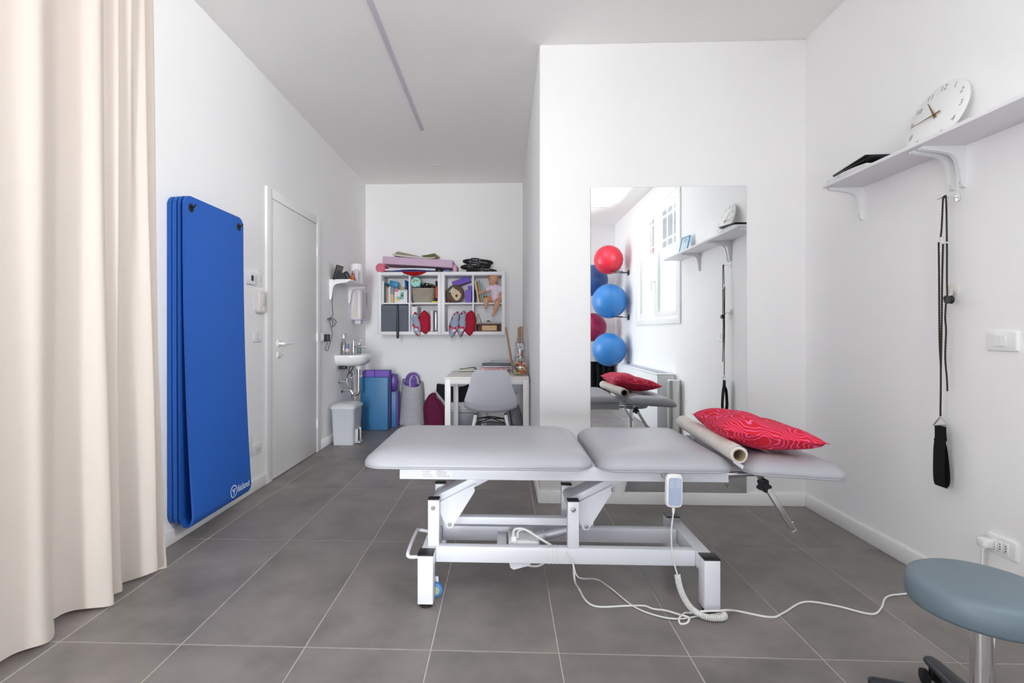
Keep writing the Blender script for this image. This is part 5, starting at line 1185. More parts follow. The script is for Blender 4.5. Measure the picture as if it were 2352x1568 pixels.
# ---- baby doll sitting on the shelf edge
dl = thing('baby_doll', 'baby doll in pale pink bodysuit sitting on the shelf edge', 'doll', (sx(1135), YS - 0.01, ZM))
yd = 5.955
def D(u, v, y=yd): return oy(u, v, y)
SKIN = mat('doll_skin', rgb(206, 152, 122), 0.55)
def skin_mesh(nodes, edges, vox=0.0042):
    """one continuous surface grown from tapered limbs and joints"""
    bm = new()
    for p, r in nodes: ball(bm, p, r, 16, 10)
    for i, j in edges:
        (p, r), (q, t) = nodes[i], nodes[j]; cyl(bm, p, q, r * 0.96, t * 0.96, 16)
    me = bpy.data.meshes.new('doll_tmp'); bm.to_mesh(me); bm.free()
    o = bpy.data.objects.new('doll_tmp', me); COL.objects.link(o)
    md = o.modifiers.new('remesh', 'REMESH'); md.mode = 'VOXEL'; md.voxel_size = vox; md.use_smooth_shade = True
    sm = o.modifiers.new('smooth', 'SMOOTH'); sm.iterations = 4; sm.factor = 0.5
    dg = bpy.context.evaluated_depsgraph_get(); out = bpy.data.meshes.new_from_object(o.evaluated_get(dg))
    b2 = new(); b2.from_mesh(out); bpy.data.objects.remove(o); bpy.data.meshes.remove(me); bpy.data.meshes.remove(out); return b2
hp_, ch = D(1137, 683), D(1138, 662)
nodes = [(hp_, 0.054), (D(1138, 673), 0.050), (ch, 0.044), (D(1136, 656), 0.026), (D(1131.5, 647, yd - 0.012), 0.044), (D(1133, 640), 0.058), (D(1134, 638, yd + 0.01), 0.058),
         (D(1124, 662, yd - 0.01), 0.026), (D(1114, 667, yd - 0.03), 0.020), (D(1106, 671, yd - 0.05), 0.015), (D(1101, 673, yd - 0.06), 0.012),
         (D(1149, 663, yd), 0.026), (D(1152, 672, yd - 0.02), 0.020), (D(1150, 680, yd - 0.045), 0.015), (D(1148, 685, yd - 0.06), 0.012),
         (D(1127, 687, yd - 0.035), 0.040), (D(1117, 689, yd - 0.085), 0.034), (D(1116, 698, yd - 0.095), 0.024), (D(1116.5, 703, yd - 0.095), 0.018), (D(1116, 706, yd - 0.125), 0.015),
         (D(1146, 688, yd - 0.035), 0.040), (D(1142, 695, yd - 0.095), 0.034), (D(1138, 709, yd - 0.095), 0.026), (D(1136, 716, yd - 0.095), 0.019), (D(1132, 724, yd - 0.115), 0.015)]
edges = [(0, 1), (1, 2), (2, 3), (3, 4), (4, 5), (5, 6), (2, 7), (7, 8), (8, 9), (9, 10), (2, 11), (11, 12), (12, 13), (13, 14), (0, 15), (15, 16), (16, 17), (17, 18), (18, 19), (0, 20), (20, 21), (21, 22), (22, 23), (23, 24)]
body = obj('doll_body', skin_mesh(nodes, edges), SKIN, dl, angle=180)
hc_ = D(1133, 639)
for dx_, nm in ((-0.014, 'eye'), (0.012, 'eye')):
    bm = new(); ball(bm, hc_ + Vector((dx_ - 0.012, -0.052, -0.008)), (0.006, 0.003, 0.0035), 12, 8); obj(nm, bm, mat('doll_eye', rgb(58, 40, 34), 0.3), body)
bm = new(); ball(bm, hc_ + Vector((-0.014, -0.058, -0.020)), (0.007, 0.007, 0.006), 12, 8); obj('nose', bm, SKIN, body)
bm = new(); ball(bm, hc_ + Vector((-0.013, -0.054, -0.035)), (0.009, 0.004, 0.003), 12, 8); obj('mouth', bm, mat('doll_lip', rgb(186, 96, 88), 0.5), body)
for sg in (-1, 1):
    bm = new(); ball(bm, hc_ + Vector((sg * 0.058, 0.0, -0.008)), (0.007, 0.010, 0.015), 12, 8); obj('ear', bm, SKIN, body)
for wr, dirs in ((D(1101, 673, yd - 0.06), [(-0.022, -0.004, 0.006), (-0.022, -0.006, -0.004), (-0.019, -0.006, -0.013), (-0.013, -0.006, -0.019), (-0.006, -0.010, 0.014)]), (D(1148, 685, yd - 0.06), [(-0.010, -0.006, -0.022), (-0.002, -0.008, -0.024), (0.005, -0.008, -0.023), (0.011, -0.006, -0.020), (-0.014, -0.008, -0.006)])):
    for d_ in dirs:
        bm = new(); p = Vector(wr); d3 = Vector(d_); tube(bm, [p, p + d3 * 0.6, p + d3 + Vector((0, -0.004, -0.003)), p + d3 * 1.1 + Vector((0, -0.006, -0.005))], [0.005, 0.0048, 0.0042, 0.002], 8); obj('finger', bm, SKIN, body)
SUIT = mat('pink_cotton', rgb(222, 204, 220), 0.9, bump=0.1, bscale=150)
nodes = [(hp_ + Vector((0, 0, -0.006)), 0.062), (D(1138, 673), 0.058), (ch, 0.052), (D(1136.5, 657.5), 0.031), (D(1124, 661, yd - 0.01), 0.033), (D(1118.5, 664.5, yd - 0.02), 0.029), (D(1149, 662, yd), 0.033), (D(1151.5, 668, yd - 0.01), 0.029), (D(1131, 686, yd - 0.025), 0.044), (D(1143, 687, yd - 0.025), 0.044)]
obj('bodysuit', skin_mesh(nodes, [(0, 1), (1, 2), (2, 3), (2, 4), (4, 5), (2, 6), (6, 7), (0, 8), (0, 9)]), SUIT, dl, angle=180)
# ---- right unit, lower right: wooden case, little triangle easel, black straps
WOODB = mat('brown_wood', rgb(120, 78, 58), 0.5, col2=rgb(98, 60, 44), nscale=6, stretch=(1, 1, 8))
wc = thing('wooden_case', 'dark brown wooden case with pale drawer in the lower cube', 'case', (sx(1130), 6.05, ZL))
wx0, wx1 = xd + 0.018, UB + UNW - 0.042
bm = new(); y0, y1 = YS + 0.04, 6.22
bx(bm, wx0, wx1, y0, y1, ZL, ZL + 0.010); bx(bm, wx0, wx1, y0, y1, ZL + 0.083, ZL + 0.098); bx(bm, wx0, wx0 + 0.01, y0, y1, ZL + 0.010, ZL + 0.083); bx(bm, wx1 - 0.01, wx1, y0, y1, ZL + 0.010, ZL + 0.083); bx(bm, wx0 + 0.01, wx1 - 0.01, y1 - 0.01, y1, ZL + 0.01, ZL + 0.083)
obj('case_body', bm, WOODB, wc)
bm = new(); bx(bm, wx0 + 0.075, wx0 + 0.255, y0 + 0.01, y0 + 0.12, ZL + 0.0105, ZL + 0.075, 0.003); dw = obj('drawer', bm, mat('light_drawer', rgb(204, 170, 126), 0.5), wc)
bm = new(); ball(bm, (wx0 + 0.18, y0 + 0.008, ZL + 0.05), 0.005, 12, 8); obj('knob', bm, mat('knob_brass', rgb(140, 108, 60), 0.35, 0.7), dw)
ae = thing('triangle_stand', 'small grey triangular stand on the wooden case', 'stand', (wx0 + 0.035, YS + 0.08, ZL + 0.0985))
bm = new(); zt_ = ZL + 0.0985; ax = wx0 + 0.032
tube(bm, [(ax - 0.034, YS + 0.08, zt_ + 0.007), (ax, YS + 0.08, zt_ + 0.118), (ax + 0.036, YS + 0.08, zt_ + 0.007)], 0.0065, 6, closed=True); obj('triangle_frame', bm, mat('grey_metal', rgb(140, 138, 144), 0.4), ae)
sbm = new(); bz = zt_ + 0.002
grid(sbm, lambda u, v: Vector((wx0 + 0.09 + 0.17 * u, YS + 0.06 + 0.03 * v + 0.03 * u, bz + 0.006 + 0.045 * max(0, sin(pi * (u * 1.6 - 0.1))) ** 2 * (1 - 0.5 * u) * (0.6 + 0.4 * v))), 20, 4)
bmesh.ops.solidify(sbm, geom=sbm.faces[:], thickness=0.004)
mz = min(v.co.z for v in sbm.verts)
for v in sbm.verts: v.co.z += zt_ + 0.0003 - mz
tag(obj('black_strap', sbm, mat('strap_black', rgb(18, 18, 22), 0.9), origin=(wx0 + 0.17, YS + 0.08, zt_)), 'crumpled black strap lying on the wooden case', 'strap')
# ---- on top of the units
cr_ = thing('coral_bolster', 'coral pink foam roll at the left end on top of cube shelf', 'foam roll', (UA + 0.02, 6.0, ZTOP))
bm = new(); c0 = Vector((sx(874.5, 5.98), 5.95, ZTOP + 0.0565)); lathe(bm, [(0, 0), (0.050, 0), (0.056, 0.006), (0.056, 0.24), (0.05, 0.246), (0, 0.246)], (c0.x, c0.y, c0.z), 32, 'y'); obj('foam_body', bm, mat('coral_foam', rgb(222, 112, 136), 0.8), cr_)
fm = thing('folded_mat', 'white and blue folded sheet under the pale pink slab', 'folded sheet', (sx(940), 6.0, ZTOP))
for k, (m_, z0_, h_, xA, xB) in enumerate(((mat('sheet_blue', rgb(34, 52, 130), 0.7), 0.0, 0.020, 905, 985), (mat('sheet_white', rgb(216, 216, 226), 0.7), 0.0205, 0.018, 884, 1000))):
    bm = new(); a, b = sx(xA, 5.92), sx(xB, 5.92)
    loft(bm, [[Vector((a + (b - a) * t, 5.915 + 0.3 * q_, ZTOP + z0_ + zz)) for q_, zz in ((0, h_ * 0.0), (1, 0), (1, h_ + 0.010 * sin(pi * t)), (0, h_ + 0.010 * sin(pi * t)))] for t in [j / 16 for j in range(17)]]); obj('sheet_layer', bm, m_, fm)
rp = thing('red_pouch', 'red fabric pouch sagging over the shelf front edge', 'pouch', (sx(952), 5.89, ZTOP))
bm = new()
a, b = sx(921, 5.885), sx(981, 5.885)
grid(bm, lambda u, v: Vector((a + (b - a) * u, 5.896 - 0.012 * sin(pi * u) * sin(pi * v) - 0.002, ZTOP + 0.004 - v * (0.052 * sin(pi * u) ** 0.8) )), 24, 5); bmesh.ops.solidify(bm, geom=bm.faces[:], thickness=0.003); obj('pouch_cloth', bm, mat('red_cloth', rgb(198, 20, 28), 0.8), rp)
bm = new(); tube(bm, spline([(sx(928, 5.885), 5.888, ZTOP + 0.02), (sx(928.5, 5.885), 5.884, ZTOP - 0.01), (sx(927, 5.885), 5.882, ZTOP - 0.045)], 5), 0.003, 6); obj('drawstring', bm, mat('navy_cord', rgb(44, 36, 92), 0.8), rp)
ps_ = thing('pink_slab', 'thick pale pink foam slab lying tilted on the cube shelf', 'foam slab', (sx(960), 6.03, ZTOP + 0.05))
M = T(sx(959, 5.9), 6.06, ZTOP + 0.118) @ RY(rad(3.6))
hw_ = (sx(1040, 5.9) - sx(879, 5.9)) / 2
bm = new(); bx(bm, -hw_, hw_, -0.17, 0.17, -0.044, 0.044, 0.006, 3, M); obj('foam_body', bm, mat('pale_pink_foam', rgb(206, 176, 200), 0.8), ps_)
bm = new(); bx(bm, sx(1040, 5.95), sx(1049, 5.95), 5.94, 6.2, ZTOP, ZTOP + 0.088, 0.012, 3); tag(obj('pink_cushion_block', bm, mat('dusty_pink', rgb(206, 168, 188), 0.85), origin=(sx(1044, 5.95), 6.05, ZTOP)), 'small dusty pink block supporting the end of pink slab', 'foam block')
bm = new(); bx(bm, sx(1001, 5.95), sx(1014, 5.95), 5.94, 6.1, ZTOP, ZTOP + 0.044, 0.003, 1); tag(obj('black_box', bm, BLACKP, origin=(sx(1007, 5.95), 6.0, ZTOP)), 'small black box under the right half of pink slab', 'box')
bm = new(); bx(bm, sx(1022, 5.93), sx(1033, 5.93), 5.92, 6.05, ZTOP, ZTOP + 0.022, 0.004, 2); tag(obj('blue_case', bm, mat('case_blue', rgb(92, 128, 184), 0.5), origin=(sx(1027, 5.93), 6.0, ZTOP)), 'small blue case under the right end of pink slab', 'case')
# folded magazine on the slab
fz = thing('folded_magazine', 'pale green folded magazine curling on top of pink slab', 'magazine', (sx(955), 6.05, ZTOP + 0.16))
Mz = T(sx(955, 5.95), 5.925, ZTOP + 0.1770) @ RY(rad(3.0))
MGC = mat('magazine_cover', rgb(226, 224, 198), 0.6, col2=rgb(198, 196, 160), nscale=9); MGP = mat('magazine_inner', rgb(206, 200, 194), 0.8)
bm = new(); loft(bm, [[Mz @ Vector((x_, yy, z_ + dz_)) for yy, dz_ in ((0, 0), (0.21, 0), (0.21, th_), (0, th_))] for x_, z_, th_ in ((-0.285, 0.022, 0.004), (-0.275, 0.018, 0.014), (-0.24, 0.008, 0.018), (-0.15, 0.0, 0.018), (0.0, -0.006, 0.017), (0.12, -0.008, 0.015), (0.2, -0.004, 0.013), (0.232, 0.006, 0.012))]); obj('page_block', bm, MGP, fz)
bm = new(); grid(bm, lambda u, v: Mz @ Vector((-0.265 + 0.40 * u, 0.004 + 0.19 * v, 0.024 - 0.018 * u + v * (0.062 * (1 - u) ** 0.8 + 0.006))), 12, 6); bmesh.ops.solidify(bm, geom=bm.faces[:], thickness=0.003); obj('raised_cover', bm, MGC, fz)
pl_ = spline([Vector((a, 0, b)) for a, b in ((0.06, 0.013), (0.15, 0.012), (0.215, 0.016), (0.245, 0.032), (0.238, 0.054), (0.212, 0.056), (0.15, 0.040), (0.07, 0.026))], 5)
bm = new(); loft(bm, [[Mz @ Vector((p.x + yy * 0.1, yy, p.z)) for p in pl_] for yy in (0.0, 0.2)], False, False, closed=False); bmesh.ops.solidify(bm, geom=bm.faces[:], thickness=0.007); obj('curled_cover', bm, MGC, fz)
# pilates rings
RINGM = mat('ring_black', rgb(20, 21, 23), 0.5); RR = 0.172
for k, (u_, v_, yy, tl, pa_k, lab_) in enumerate(((1106, 617, 6.07, 1.5, 0.34, 'lowest of the black exercise rings piled on the cube shelf'), (1093, 607, 6.06, -3.0, -0.08, 'middle one of the black exercise rings piled on the cube shelf'), (1098, 597, 6.06, 3.0, -0.16, 'topmost black exercise ring of the pile on the cube shelf'))):
    t = thing('exercise_ring', lab_, 'exercise ring', (sx(u_, yy), yy, ZTOP), 'black exercise rings piled on the cube shelf')
    zc_ = ZTOP + 0.026 + 0.0545 * k; M = T(sx(u_, yy), yy, zc_) @ RY(rad(tl)) @ RX(rad(0.5 if k else 0))
    bm = new(); pts = [M @ Vector((RR * cos(a), RR * sin(a), 0)) for a in [2 * pi * q_ / 56 for q_ in range(56)]]; tube(bm, pts, 0.0165, 12, closed=True); obj('ring_band', bm, RINGM, t)
    for a0 in (-pi / 2 + pa_k, pi / 2 + pa_k):
        bm = new(); lo = []
        for j in range(11):
            a = a0 + rad(-21 + 42 * j / 10); s_ = (0.62, 0.86, 0.96, 1, 1, 1, 1, 1, 0.96, 0.86, 0.62)[j]
            c_ = Vector((cos(a), sin(a), 0)); lo.append([M @ (c_ * (RR + 0.010 + 0.014 * s_ * cos(b)) + Vector((0, 0, 0.0245 * s_ * sin(b)))) for b in [2 * pi * q_ / 16 for q_ in range(16)]])
        loft(bm, lo); pdm = obj('hand_pad', bm, mat('pad_rubber', rgb(28, 29, 32), 0.6), t)
        bm = new(); tube(bm, [M @ (Vector((cos(a0 + px / RR), sin(a0 + px / RR), 0)) * (RR + 0.0242 - 0.008 * (pz / 0.0245) ** 2) + Vector((0, 0, pz))) for px, pz in rrect(0, 0, 0.112, 0.034, 0.016, 5)], 0.0009, 5, closed=True); obj('pad_outline', bm, mat('ring_print', rgb(205, 205, 208), 0.5), pdm)
    bm = new()
    for j in range(5): bx(bm, -0.024 + 0.008 * j, -0.0185 + 0.008 * j, -RR - 0.0248, -RR - 0.0236, -0.0025, 0.0025, 0, 1, M @ RZ(pa_k))
    bx(bm, 0.020, 0.029, -RR - 0.0248, -RR - 0.0232, -0.0055, 0.0055, 0, 1, M @ RZ(pa_k)); o = obj('white_print', bm, MATS['ring_print'], t); o['kind'] = 'stuff'
# ================================================================== floor corner: foam mats, bags, balls
FB = mat('foam_blue', rgb(56, 118, 168), 0.45, bump=0.05, bscale=160); PV = mat('purple_vinyl', rgb(96, 64, 156), 0.5)
f1 = thing('foam_mat', 'blue folded foam mat standing upright under yoga blocks', 'foam mat', (-1.49, 5.77, 0))
bm = new(); bx(bm, -1.655, -1.335, 5.68, 5.775, 0.001, 0.608, 0.006, 3); obj('blue_panel', bm, FB, f1)
bm = new(); bx(bm, -1.655, -1.330, 5.7765, 5.86, 0.001, 0.606, 0.006, 3); obj('purple_panel', bm, PV, f1)
f2 = thing('foam_mat', 'purple and blue foam mat standing behind the blue mat', 'foam mat', (-1.45, 5.93, 0))
bm = new(); bx(bm, -1.64, -1.278, 5.864, 5.885, 0.001, 0.42, 0.005, 2); obj('blue_panel', bm, FB, f2)
bm = new(); bx(bm, -1.64, -1.262, 5.8865, 5.98, 0.001, 0.425, 0.006, 3); obj('purple_panel', bm, PV, f2)
f3 = thing('foam_mat', 'teal foam mat standing rearmost against the back wall', 'foam mat', (-1.42, 6.03, 0))
bm = new(); bx(bm, -1.62, -1.300, 5.985, 6.06, 0.001, 0.615, 0.006, 3); obj('teal_panel', bm, mat('foam_teal', rgb(44, 108, 140), 0.5), f3)
bm = new(); ball(bm, (-1.345, 5.93, 0.55), (0.082, 0.04, 0.105), 28, 18); mz = min(v.co.z for v in bm.verts)
for v in bm.verts: v.co.z += 0.4255 - mz
tag(obj('round_cushion', bm, mat('violet_rubber', rgb(98, 70, 158), 0.4), origin=(-1.345, 5.93, 0.426)), 'purple round balance cushion standing on the purple mat', 'cushion')
for lab_, u0, u1, dy in (('left purple yoga block on top of the blue foam mat', 832, 859.5, 0.0), ('right purple yoga block on top of the blue foam mat', 860.5, 893, 0.0)):
    bm = new(); bx(bm, oy(u0, 858, 5.70).x, oy(u1, 858, 5.70).x, 5.70, 5.85, 0.6085, 0.684, 0.006, 3); tag(obj('yoga_block', bm, PURP, origin=(oy((u0 + u1) / 2, 858, 5.7).x, 5.77, 0.6085)), lab_, 'yoga block', 'yoga blocks on the blue mat')
# striped laundry bag with two purple balls
bag = thing('striped_bag', 'grey and white striped laundry bag holding purple balls', 'bag', (-1.14, 6.08, 0))
BS = wave_mat('bag_stripe', [(0, rgb(70, 72, 84)), (0.18, rgb(80, 82, 94)), (0.30, rgb(208, 207, 214)), (1, rgb(216, 215, 220))], 23.0, 'Z', 0.6, 1.2, 0.95)
def bagring(z, rx, ry, ph=0.0, amp=0.0, dx=0.0, tilt=0.0):
    return [Vector((-1.135 + dx + (rx + amp * sin(5 * a + ph)) * cos(a), 6.085 + (ry + amp * cos(4 * a + ph)) * sin(a), z + tilt * cos(a) - 0.07 * (1 if tilt else 0) * max(0, -sin(a)))) for a in [2 * pi * k / 40 for k in range(40)]]
prof = [(0.001, 0.165, 0.125, 0, 0.010, 0), (0.025, 0.172, 0.130, 1, 0.014, 0), (0.06, 0.160, 0.125, 2, 0.010, 0), (0.11, 0.152, 0.125, 3, 0.006, 0.004), (0.20, 0.147, 0.128, 0, 0.003, 0.006), (0.32, 0.141, 0.13, 0, 0.002, 0.007), (0.44, 0.132, 0.128, 0, 0.002, 0.008)]
bm = new(); rings = [bagring(z, rx, ry, ph, am, dx) for z, rx, ry, ph, am, dx in prof] + [bagring(0.535, 0.124, 0.12, 0, 0.002, 0.008, -0.02), bagring(0.535, 0.119, 0.115, 0, 0.002, 0.008, -0.02), bagring(0.40, 0.12, 0.115, 0, 0, 0.008)]
loft(bm, rings); obj('bag_cloth', bm, BS, bag, angle=60)
bm = new(); hx_ = -1.085
grid(bm, lambda u, v: spline([Vector((hx_ - 0.045, 5.958, 0.45)), Vector((hx_ - 0.040, 5.950, 0.56)), Vector((hx_ - 0.005, 5.955, 0.608)), Vector((hx_ + 0.035, 5.962, 0.59)), Vector((hx_ + 0.055, 5.975, 0.50))], 6)[int(round(u * 24))] + Vector(((v - 0.5) * 0.022, 0, 0)), 24, 2); bmesh.ops.solidify(bm, geom=bm.faces[:], thickness=0.003); obj('handle', bm, mat('webbing_white', rgb(214, 211, 216), 0.9), bag)
VB = mat('violet_ball', rgb(112, 80, 172), 0.25, spec=0.6)
for lab_, u_, v_, y_, r_ in (('upper purple ball in the striped laundry bag', 948, 871, 6.15, 0.090), ('lower purple ball in the striped laundry bag', 944.5, 885, 6.09, 0.086)):
    t = thing('exercise_ball', lab_, 'ball', tuple(oy(u_, v_, y_)), 'purple balls in the striped bag'); bm = new(); c = oy(u_, v_, y_); ball(bm, c, r_, 32, 20); obj('ball_skin', bm, VB, t)
    bm = new(); cyl(bm, c + Vector((-0.03, -r_ * 0.93, 0.0)), c + Vector((-0.031, -r_ * 0.955, 0.0)), 0.006, n=12); obj('valve', bm, WHITE, t)
# burgundy sack
sk = thing('burgundy_sack', 'burgundy cloth sack slumped beside the striped bag', 'sack', (-0.83, 5.98, 0))
def sackring(z, rx, ry, dx, amp): return [Vector((-0.83 + dx + (rx + amp * sin(7 * a + z * 9)) * cos(a), 5.98 + (ry + amp * cos(6 * a)) * sin(a), z)) for a in [2 * pi * k / 44 for k in range(44)]]
bm = new(); loft(bm, [sackring(0.001, 0.125, 0.10, 0.0, 0.004), sackring(0.05, 0.142, 0.11, 0.005, 0.008), sackring(0.14, 0.140, 0.11, 0.0, 0.010), sackring(0.23, 0.122, 0.10, -0.012, 0.013), sackring(0.30, 0.085, 0.08, -0.025, 0.014), sackring(0.345, 0.050, 0.05, -0.035, 0.010), sackring(0.37, 0.040, 0.04, -0.03, 0.008), sackring(0.395, 0.022, 0.02, -0.015, 0.004)]); obj('sack_cloth', bm, mat('burgundy_cloth', rgb(104, 18, 62), 0.9, bump=0.15, bscale=60), sk, angle=70)
# ================================================================== desk with chairs
dk = thing('desk', 'white rectangular desk against the pillar side wall', 'desk', (-0.147, 4.79, 0))
dx0, dx1, dy0, dy1, dz = -0.522, 0.220, 4.36, 5.16, 0.730
DW = mat('desk_white', rgb(238, 236, 236), 0.4)
bm = new(); bx(bm, dx0, dx1, dy0, dy1, dz - 0.018, dz, 0.002); obj('tabletop', bm, mat('desk_top', rgb(232, 228, 224), 0.35), dk)
for a in (dx0 + 0.002, dx1 - 0.052):
    for b in (dy0 + 0.002, dy1 - 0.052): bm = new(); bx(bm, a, a + 0.05, b, b + 0.05, 0.001, dz - 0.0185, 0.002); obj('leg', bm, DW, dk)
for b in ((dx0 + 0.053, dx1 - 0.053, dy0 + 0.004, dy0 + 0.024), (dx0 + 0.053, dx1 - 0.053, dy1 - 0.024, dy1 - 0.004), (dx0 + 0.006, dx0 + 0.026, dy0 + 0.053, dy1 - 0.053), (dx1 - 0.026, dx1 - 0.006, dy0 + 0.053, dy1 - 0.053)):
    bm = new(); bx(bm, *b, dz - 0.062, dz - 0.0185, 0.001, 1); obj('apron', bm, DW, dk)
# shell chair: profile swept across the width, seat towards +y (local), back at y=0
SH = mat('shell_white', rgb(236, 237, 244), 0.38)
def make_chair(label, loc, rz):
    t = thing('shell_chair', label, 'chair', loc, 'white shell chairs at the desk')
    # centre profile (y, z): top of back -> seat -> front lip ; half widths
    prof = [(-0.030, 0.805, 0.112), (-0.027, 0.800, 0.135), (-0.020, 0.780, 0.152), (-0.008, 0.72, 0.172), (0.004, 0.64, 0.192), (0.014, 0.56, 0.212), (0.028, 0.50, 0.226), (0.058, 0.450, 0.232), (0.11, 0.425, 0.232), (0.20, 0.422, 0.230), (0.30, 0.432, 0.226), (0.37, 0.440, 0.215), (0.41, 0.432, 0.19), (0.425, 0.415, 0.15)]
    def P(u, v):
        k = v * (len(prof) - 1); i = min(len(prof) - 2, int(k)); f = k - i
        a = [prof[i][q_] * (1 - f) + prof[i + 1][q_] * f for q_ in range(3)]
        s_ = 2 * u - 1; wrap = abs(s_) ** 2.6
        back = max(0.0, min(1.0, (a[1] - 0.46) / 0.2)); 
        return Vector((s_ * a[2], a[0] + 0.055 * wrap * back + 0.0, a[1] + 0.050 * wrap * (1 - back)))
    bm = new(); grid(bm, P, 20, 52); bmesh.ops.solidify(bm, geom=bm.faces[:], thickness=0.006)
    o = None
    me = bpy.data.meshes.new('seat_shell'); bmesh.ops.recalc_face_normals(bm, faces=bm.faces); bm.to_mesh(me); bm.free()
    me.polygons.foreach_set('use_smooth', [True] * len(me.polygons)); me.set_sharp_from_angle(angle=rad(70))
    link_mesh('seat_shell', me, SH, t)
    def raw(name, bm, m):
        bmesh.ops.recalc_face_normals(bm, faces=bm.faces); me = bpy.data.meshes.new(name); bm.to_mesh(me); bm.free(); me.polygons.foreach_set('use_smooth', [True] * len(me.polygons)); me.set_sharp_from_angle(angle=rad(38)); return link_mesh(name, me, m, t)
    for sx_ in (-1, 1):
        for (ya, yb) in ((0.10, 0.0), (0.33, 0.43)):
            bm = new(); tube(bm, [(sx_ * 0.13, ya, 0.405), (sx_ * 0.165, (ya * 0.5 + yb * 0.5), 0.22), (sx_ * 0.20, yb, 0.001)], [0.016, 0.016, 0.010], 12); raw('leg', bm, mat('leg_white', rgb(232, 232, 236), 0.45))
    for pts in (((-0.15, 0.07, 0.33), (0.0, 0.08, 0.355), (0.15, 0.07, 0.33)), ((-0.15, 0.35, 0.33), (0, 0.34, 0.355), (0.15, 0.35, 0.33)), ((-0.15, 0.07, 0.33), (0.0, 0.21, 0.36), (0.15, 0.35, 0.33)), ((0.15, 0.07, 0.33), (0.0, 0.21, 0.366), (-0.15, 0.35, 0.33))):
        bm = new(); tube(bm, pts, 0.005, 8); raw('brace_rod', bm, mat('brace_black', rgb(36, 36, 40), 0.4))
    for sx_ in (-1, 1):
        for ya in (0.10, 0.33):
            bm = new(); bx(bm, sx_ * 0.13 - 0.012, sx_ * 0.13 + 0.012, ya - 0.012, ya + 0.012, 0.395, 0.425, 0.003); raw('seat_mount', bm, MATS['brace_black'])
    t.rotation_euler = (0, 0, rz)
    return t
make_chair('white plastic shell chair with its back to the viewer at the desk', (-0.112, 4.215, 0), rad(2))
make_chair('white shell chair on the far side of the desk', (-0.02, 5.72, 0), rad(176))
# things on the desk
def qd(u, v): return oz(u, v, dz)
nb = thing('green_notebook', 'green notebook folded open on the left of the desk', 'notebook', (-0.33, 5.06, dz))
nA, nB = oy(1054, 848, 5.03).x, oy(1093, 848, 5.03).x; nc, nh = (nA + nB) / 2, (nB - nA) / 2
pts = [(-1.0, 0.0022), (-0.3, 0.0022), (0.6, 0.0024), (0.90, 0.006), (1.0, 0.018), (0.95, 0.032), (0.70, 0.038), (0.2, 0.033), (-0.4, 0.024), (-0.96, 0.020)]
pl_ = spline([Vector((nc + a * nh, 0, dz + b)) for a, b in pts], 6)
bm = new(); loft(bm, [[Vector((p.x, yy, p.z)) for p in pl_] for yy in (5.0, 5.14)], False, False, closed=False); bmesh.ops.solidify(bm, geom=bm.faces[:], thickness=0.003); obj('cover', bm, mat('notebook_sage', rgb(170, 190, 172), 0.6), nb)
for poly in ([(-0.97, 0.006), (0.5, 0.006), (0.86, 0.010), (0.92, 0.018), (0.84, 0.020), (0.4, 0.015), (-0.3, 0.014), (-0.97, 0.015)], [(-0.93, 0.0162), (-0.3, 0.0165), (0.3, 0.021), (0.88, 0.027), (0.72, 0.034), (0.2, 0.029), (-0.4, 0.0205), (-0.93, 0.0175)]):
    bm = new(); prism(bm, [(nc + a * nh, dz + b) for a, b in poly], 'y', 4.999, 5.138); obj('pages', bm, mat('cream_paper', rgb(238, 232, 218), 0.85), nb)
pf = thing('pink_folder', 'pink floral padded folder under the laptop on desk', 'folder', (-0.06, 5.05, dz))
fA, fB = oy(1101, 850, 4.98).x, oy(1171, 850, 4.98).x
bm = new(); bx(bm, fA, fB, 4.965, 5.135, dz + 0.0005, dz + 0.046, 0.016, 4); obj('padded_cover', bm, mat('pink_floral', rgb(216, 132, 150), 0.85, col2=rgb(232, 214, 208), nscale=60, thr=(0.4, 0.6)), pf)
bm = new(); tube(bm, [Vector((px, py, dz + 0.012)) for px, py in rrect((fA + fB) / 2, 5.05, fB - fA + 0.002, 0.172, 0.016, 4)], 0.0024, 6, closed=True); obj('zip', bm, mat('zip_dark', rgb(150, 90, 104), 0.7), pf)
lt = thing('laptop', 'closed dark grey laptop lying on the pink folder', 'laptop', (-0.05, 5.05, dz + 0.047))
lA, lB = oy(1107, 840, 4.97).x, oy(1176, 840, 4.97).x
bm = new(); bx(bm, lA + 0.003, lB - 0.003, 4.955, 5.13, dz + 0.0465, dz + 0.060, 0.003); obj('base', bm, mat('laptop_silver', rgb(206, 208, 222), 0.35, 0.1), lt)
bm = new(); bx(bm, lA, lB, 4.952, 5.132, dz + 0.0605, dz + 0.082, 0.004); obj('lid', bm, mat('laptop_grey', rgb(92, 92, 100), 0.4), lt)
gl = thing('spectacles', 'dark-framed spectacles beside the candy jar on desk', 'glasses', (0.055, 4.72, dz))
gx_, gy_ = oy(1176, 852, 4.72).x, 4.72
bm = new()
for c_ in (-0.022, 0.022): tube(bm, [Vector((gx_ + c_ + 0.018 * cos(a), gy_, dz + 0.0215 + 0.017 * sin(a))) for a in [2 * pi * k / 16 for k in range(16)]], 0.0022, 6, closed=True)
tube(bm, [(gx_ - 0.005, gy_, dz + 0.027), (gx_, gy_ - 0.002, dz + 0.030), (gx_ + 0.005, gy_, dz + 0.027)], 0.0022, 6); obj('rims', bm, BLACKP, gl)
for xx in (gx_ - 0.041, gx_ + 0.041):
    bm = new(); tube(bm, [(xx, gy_, dz + 0.026), (xx, gy_ + 0.06, dz + 0.026), (xx, gy_ + 0.09, dz + 0.024), (xx, gy_ + 0.115, dz + 0.003)], 0.002, 6); obj('temple', bm, BLACKP, gl)
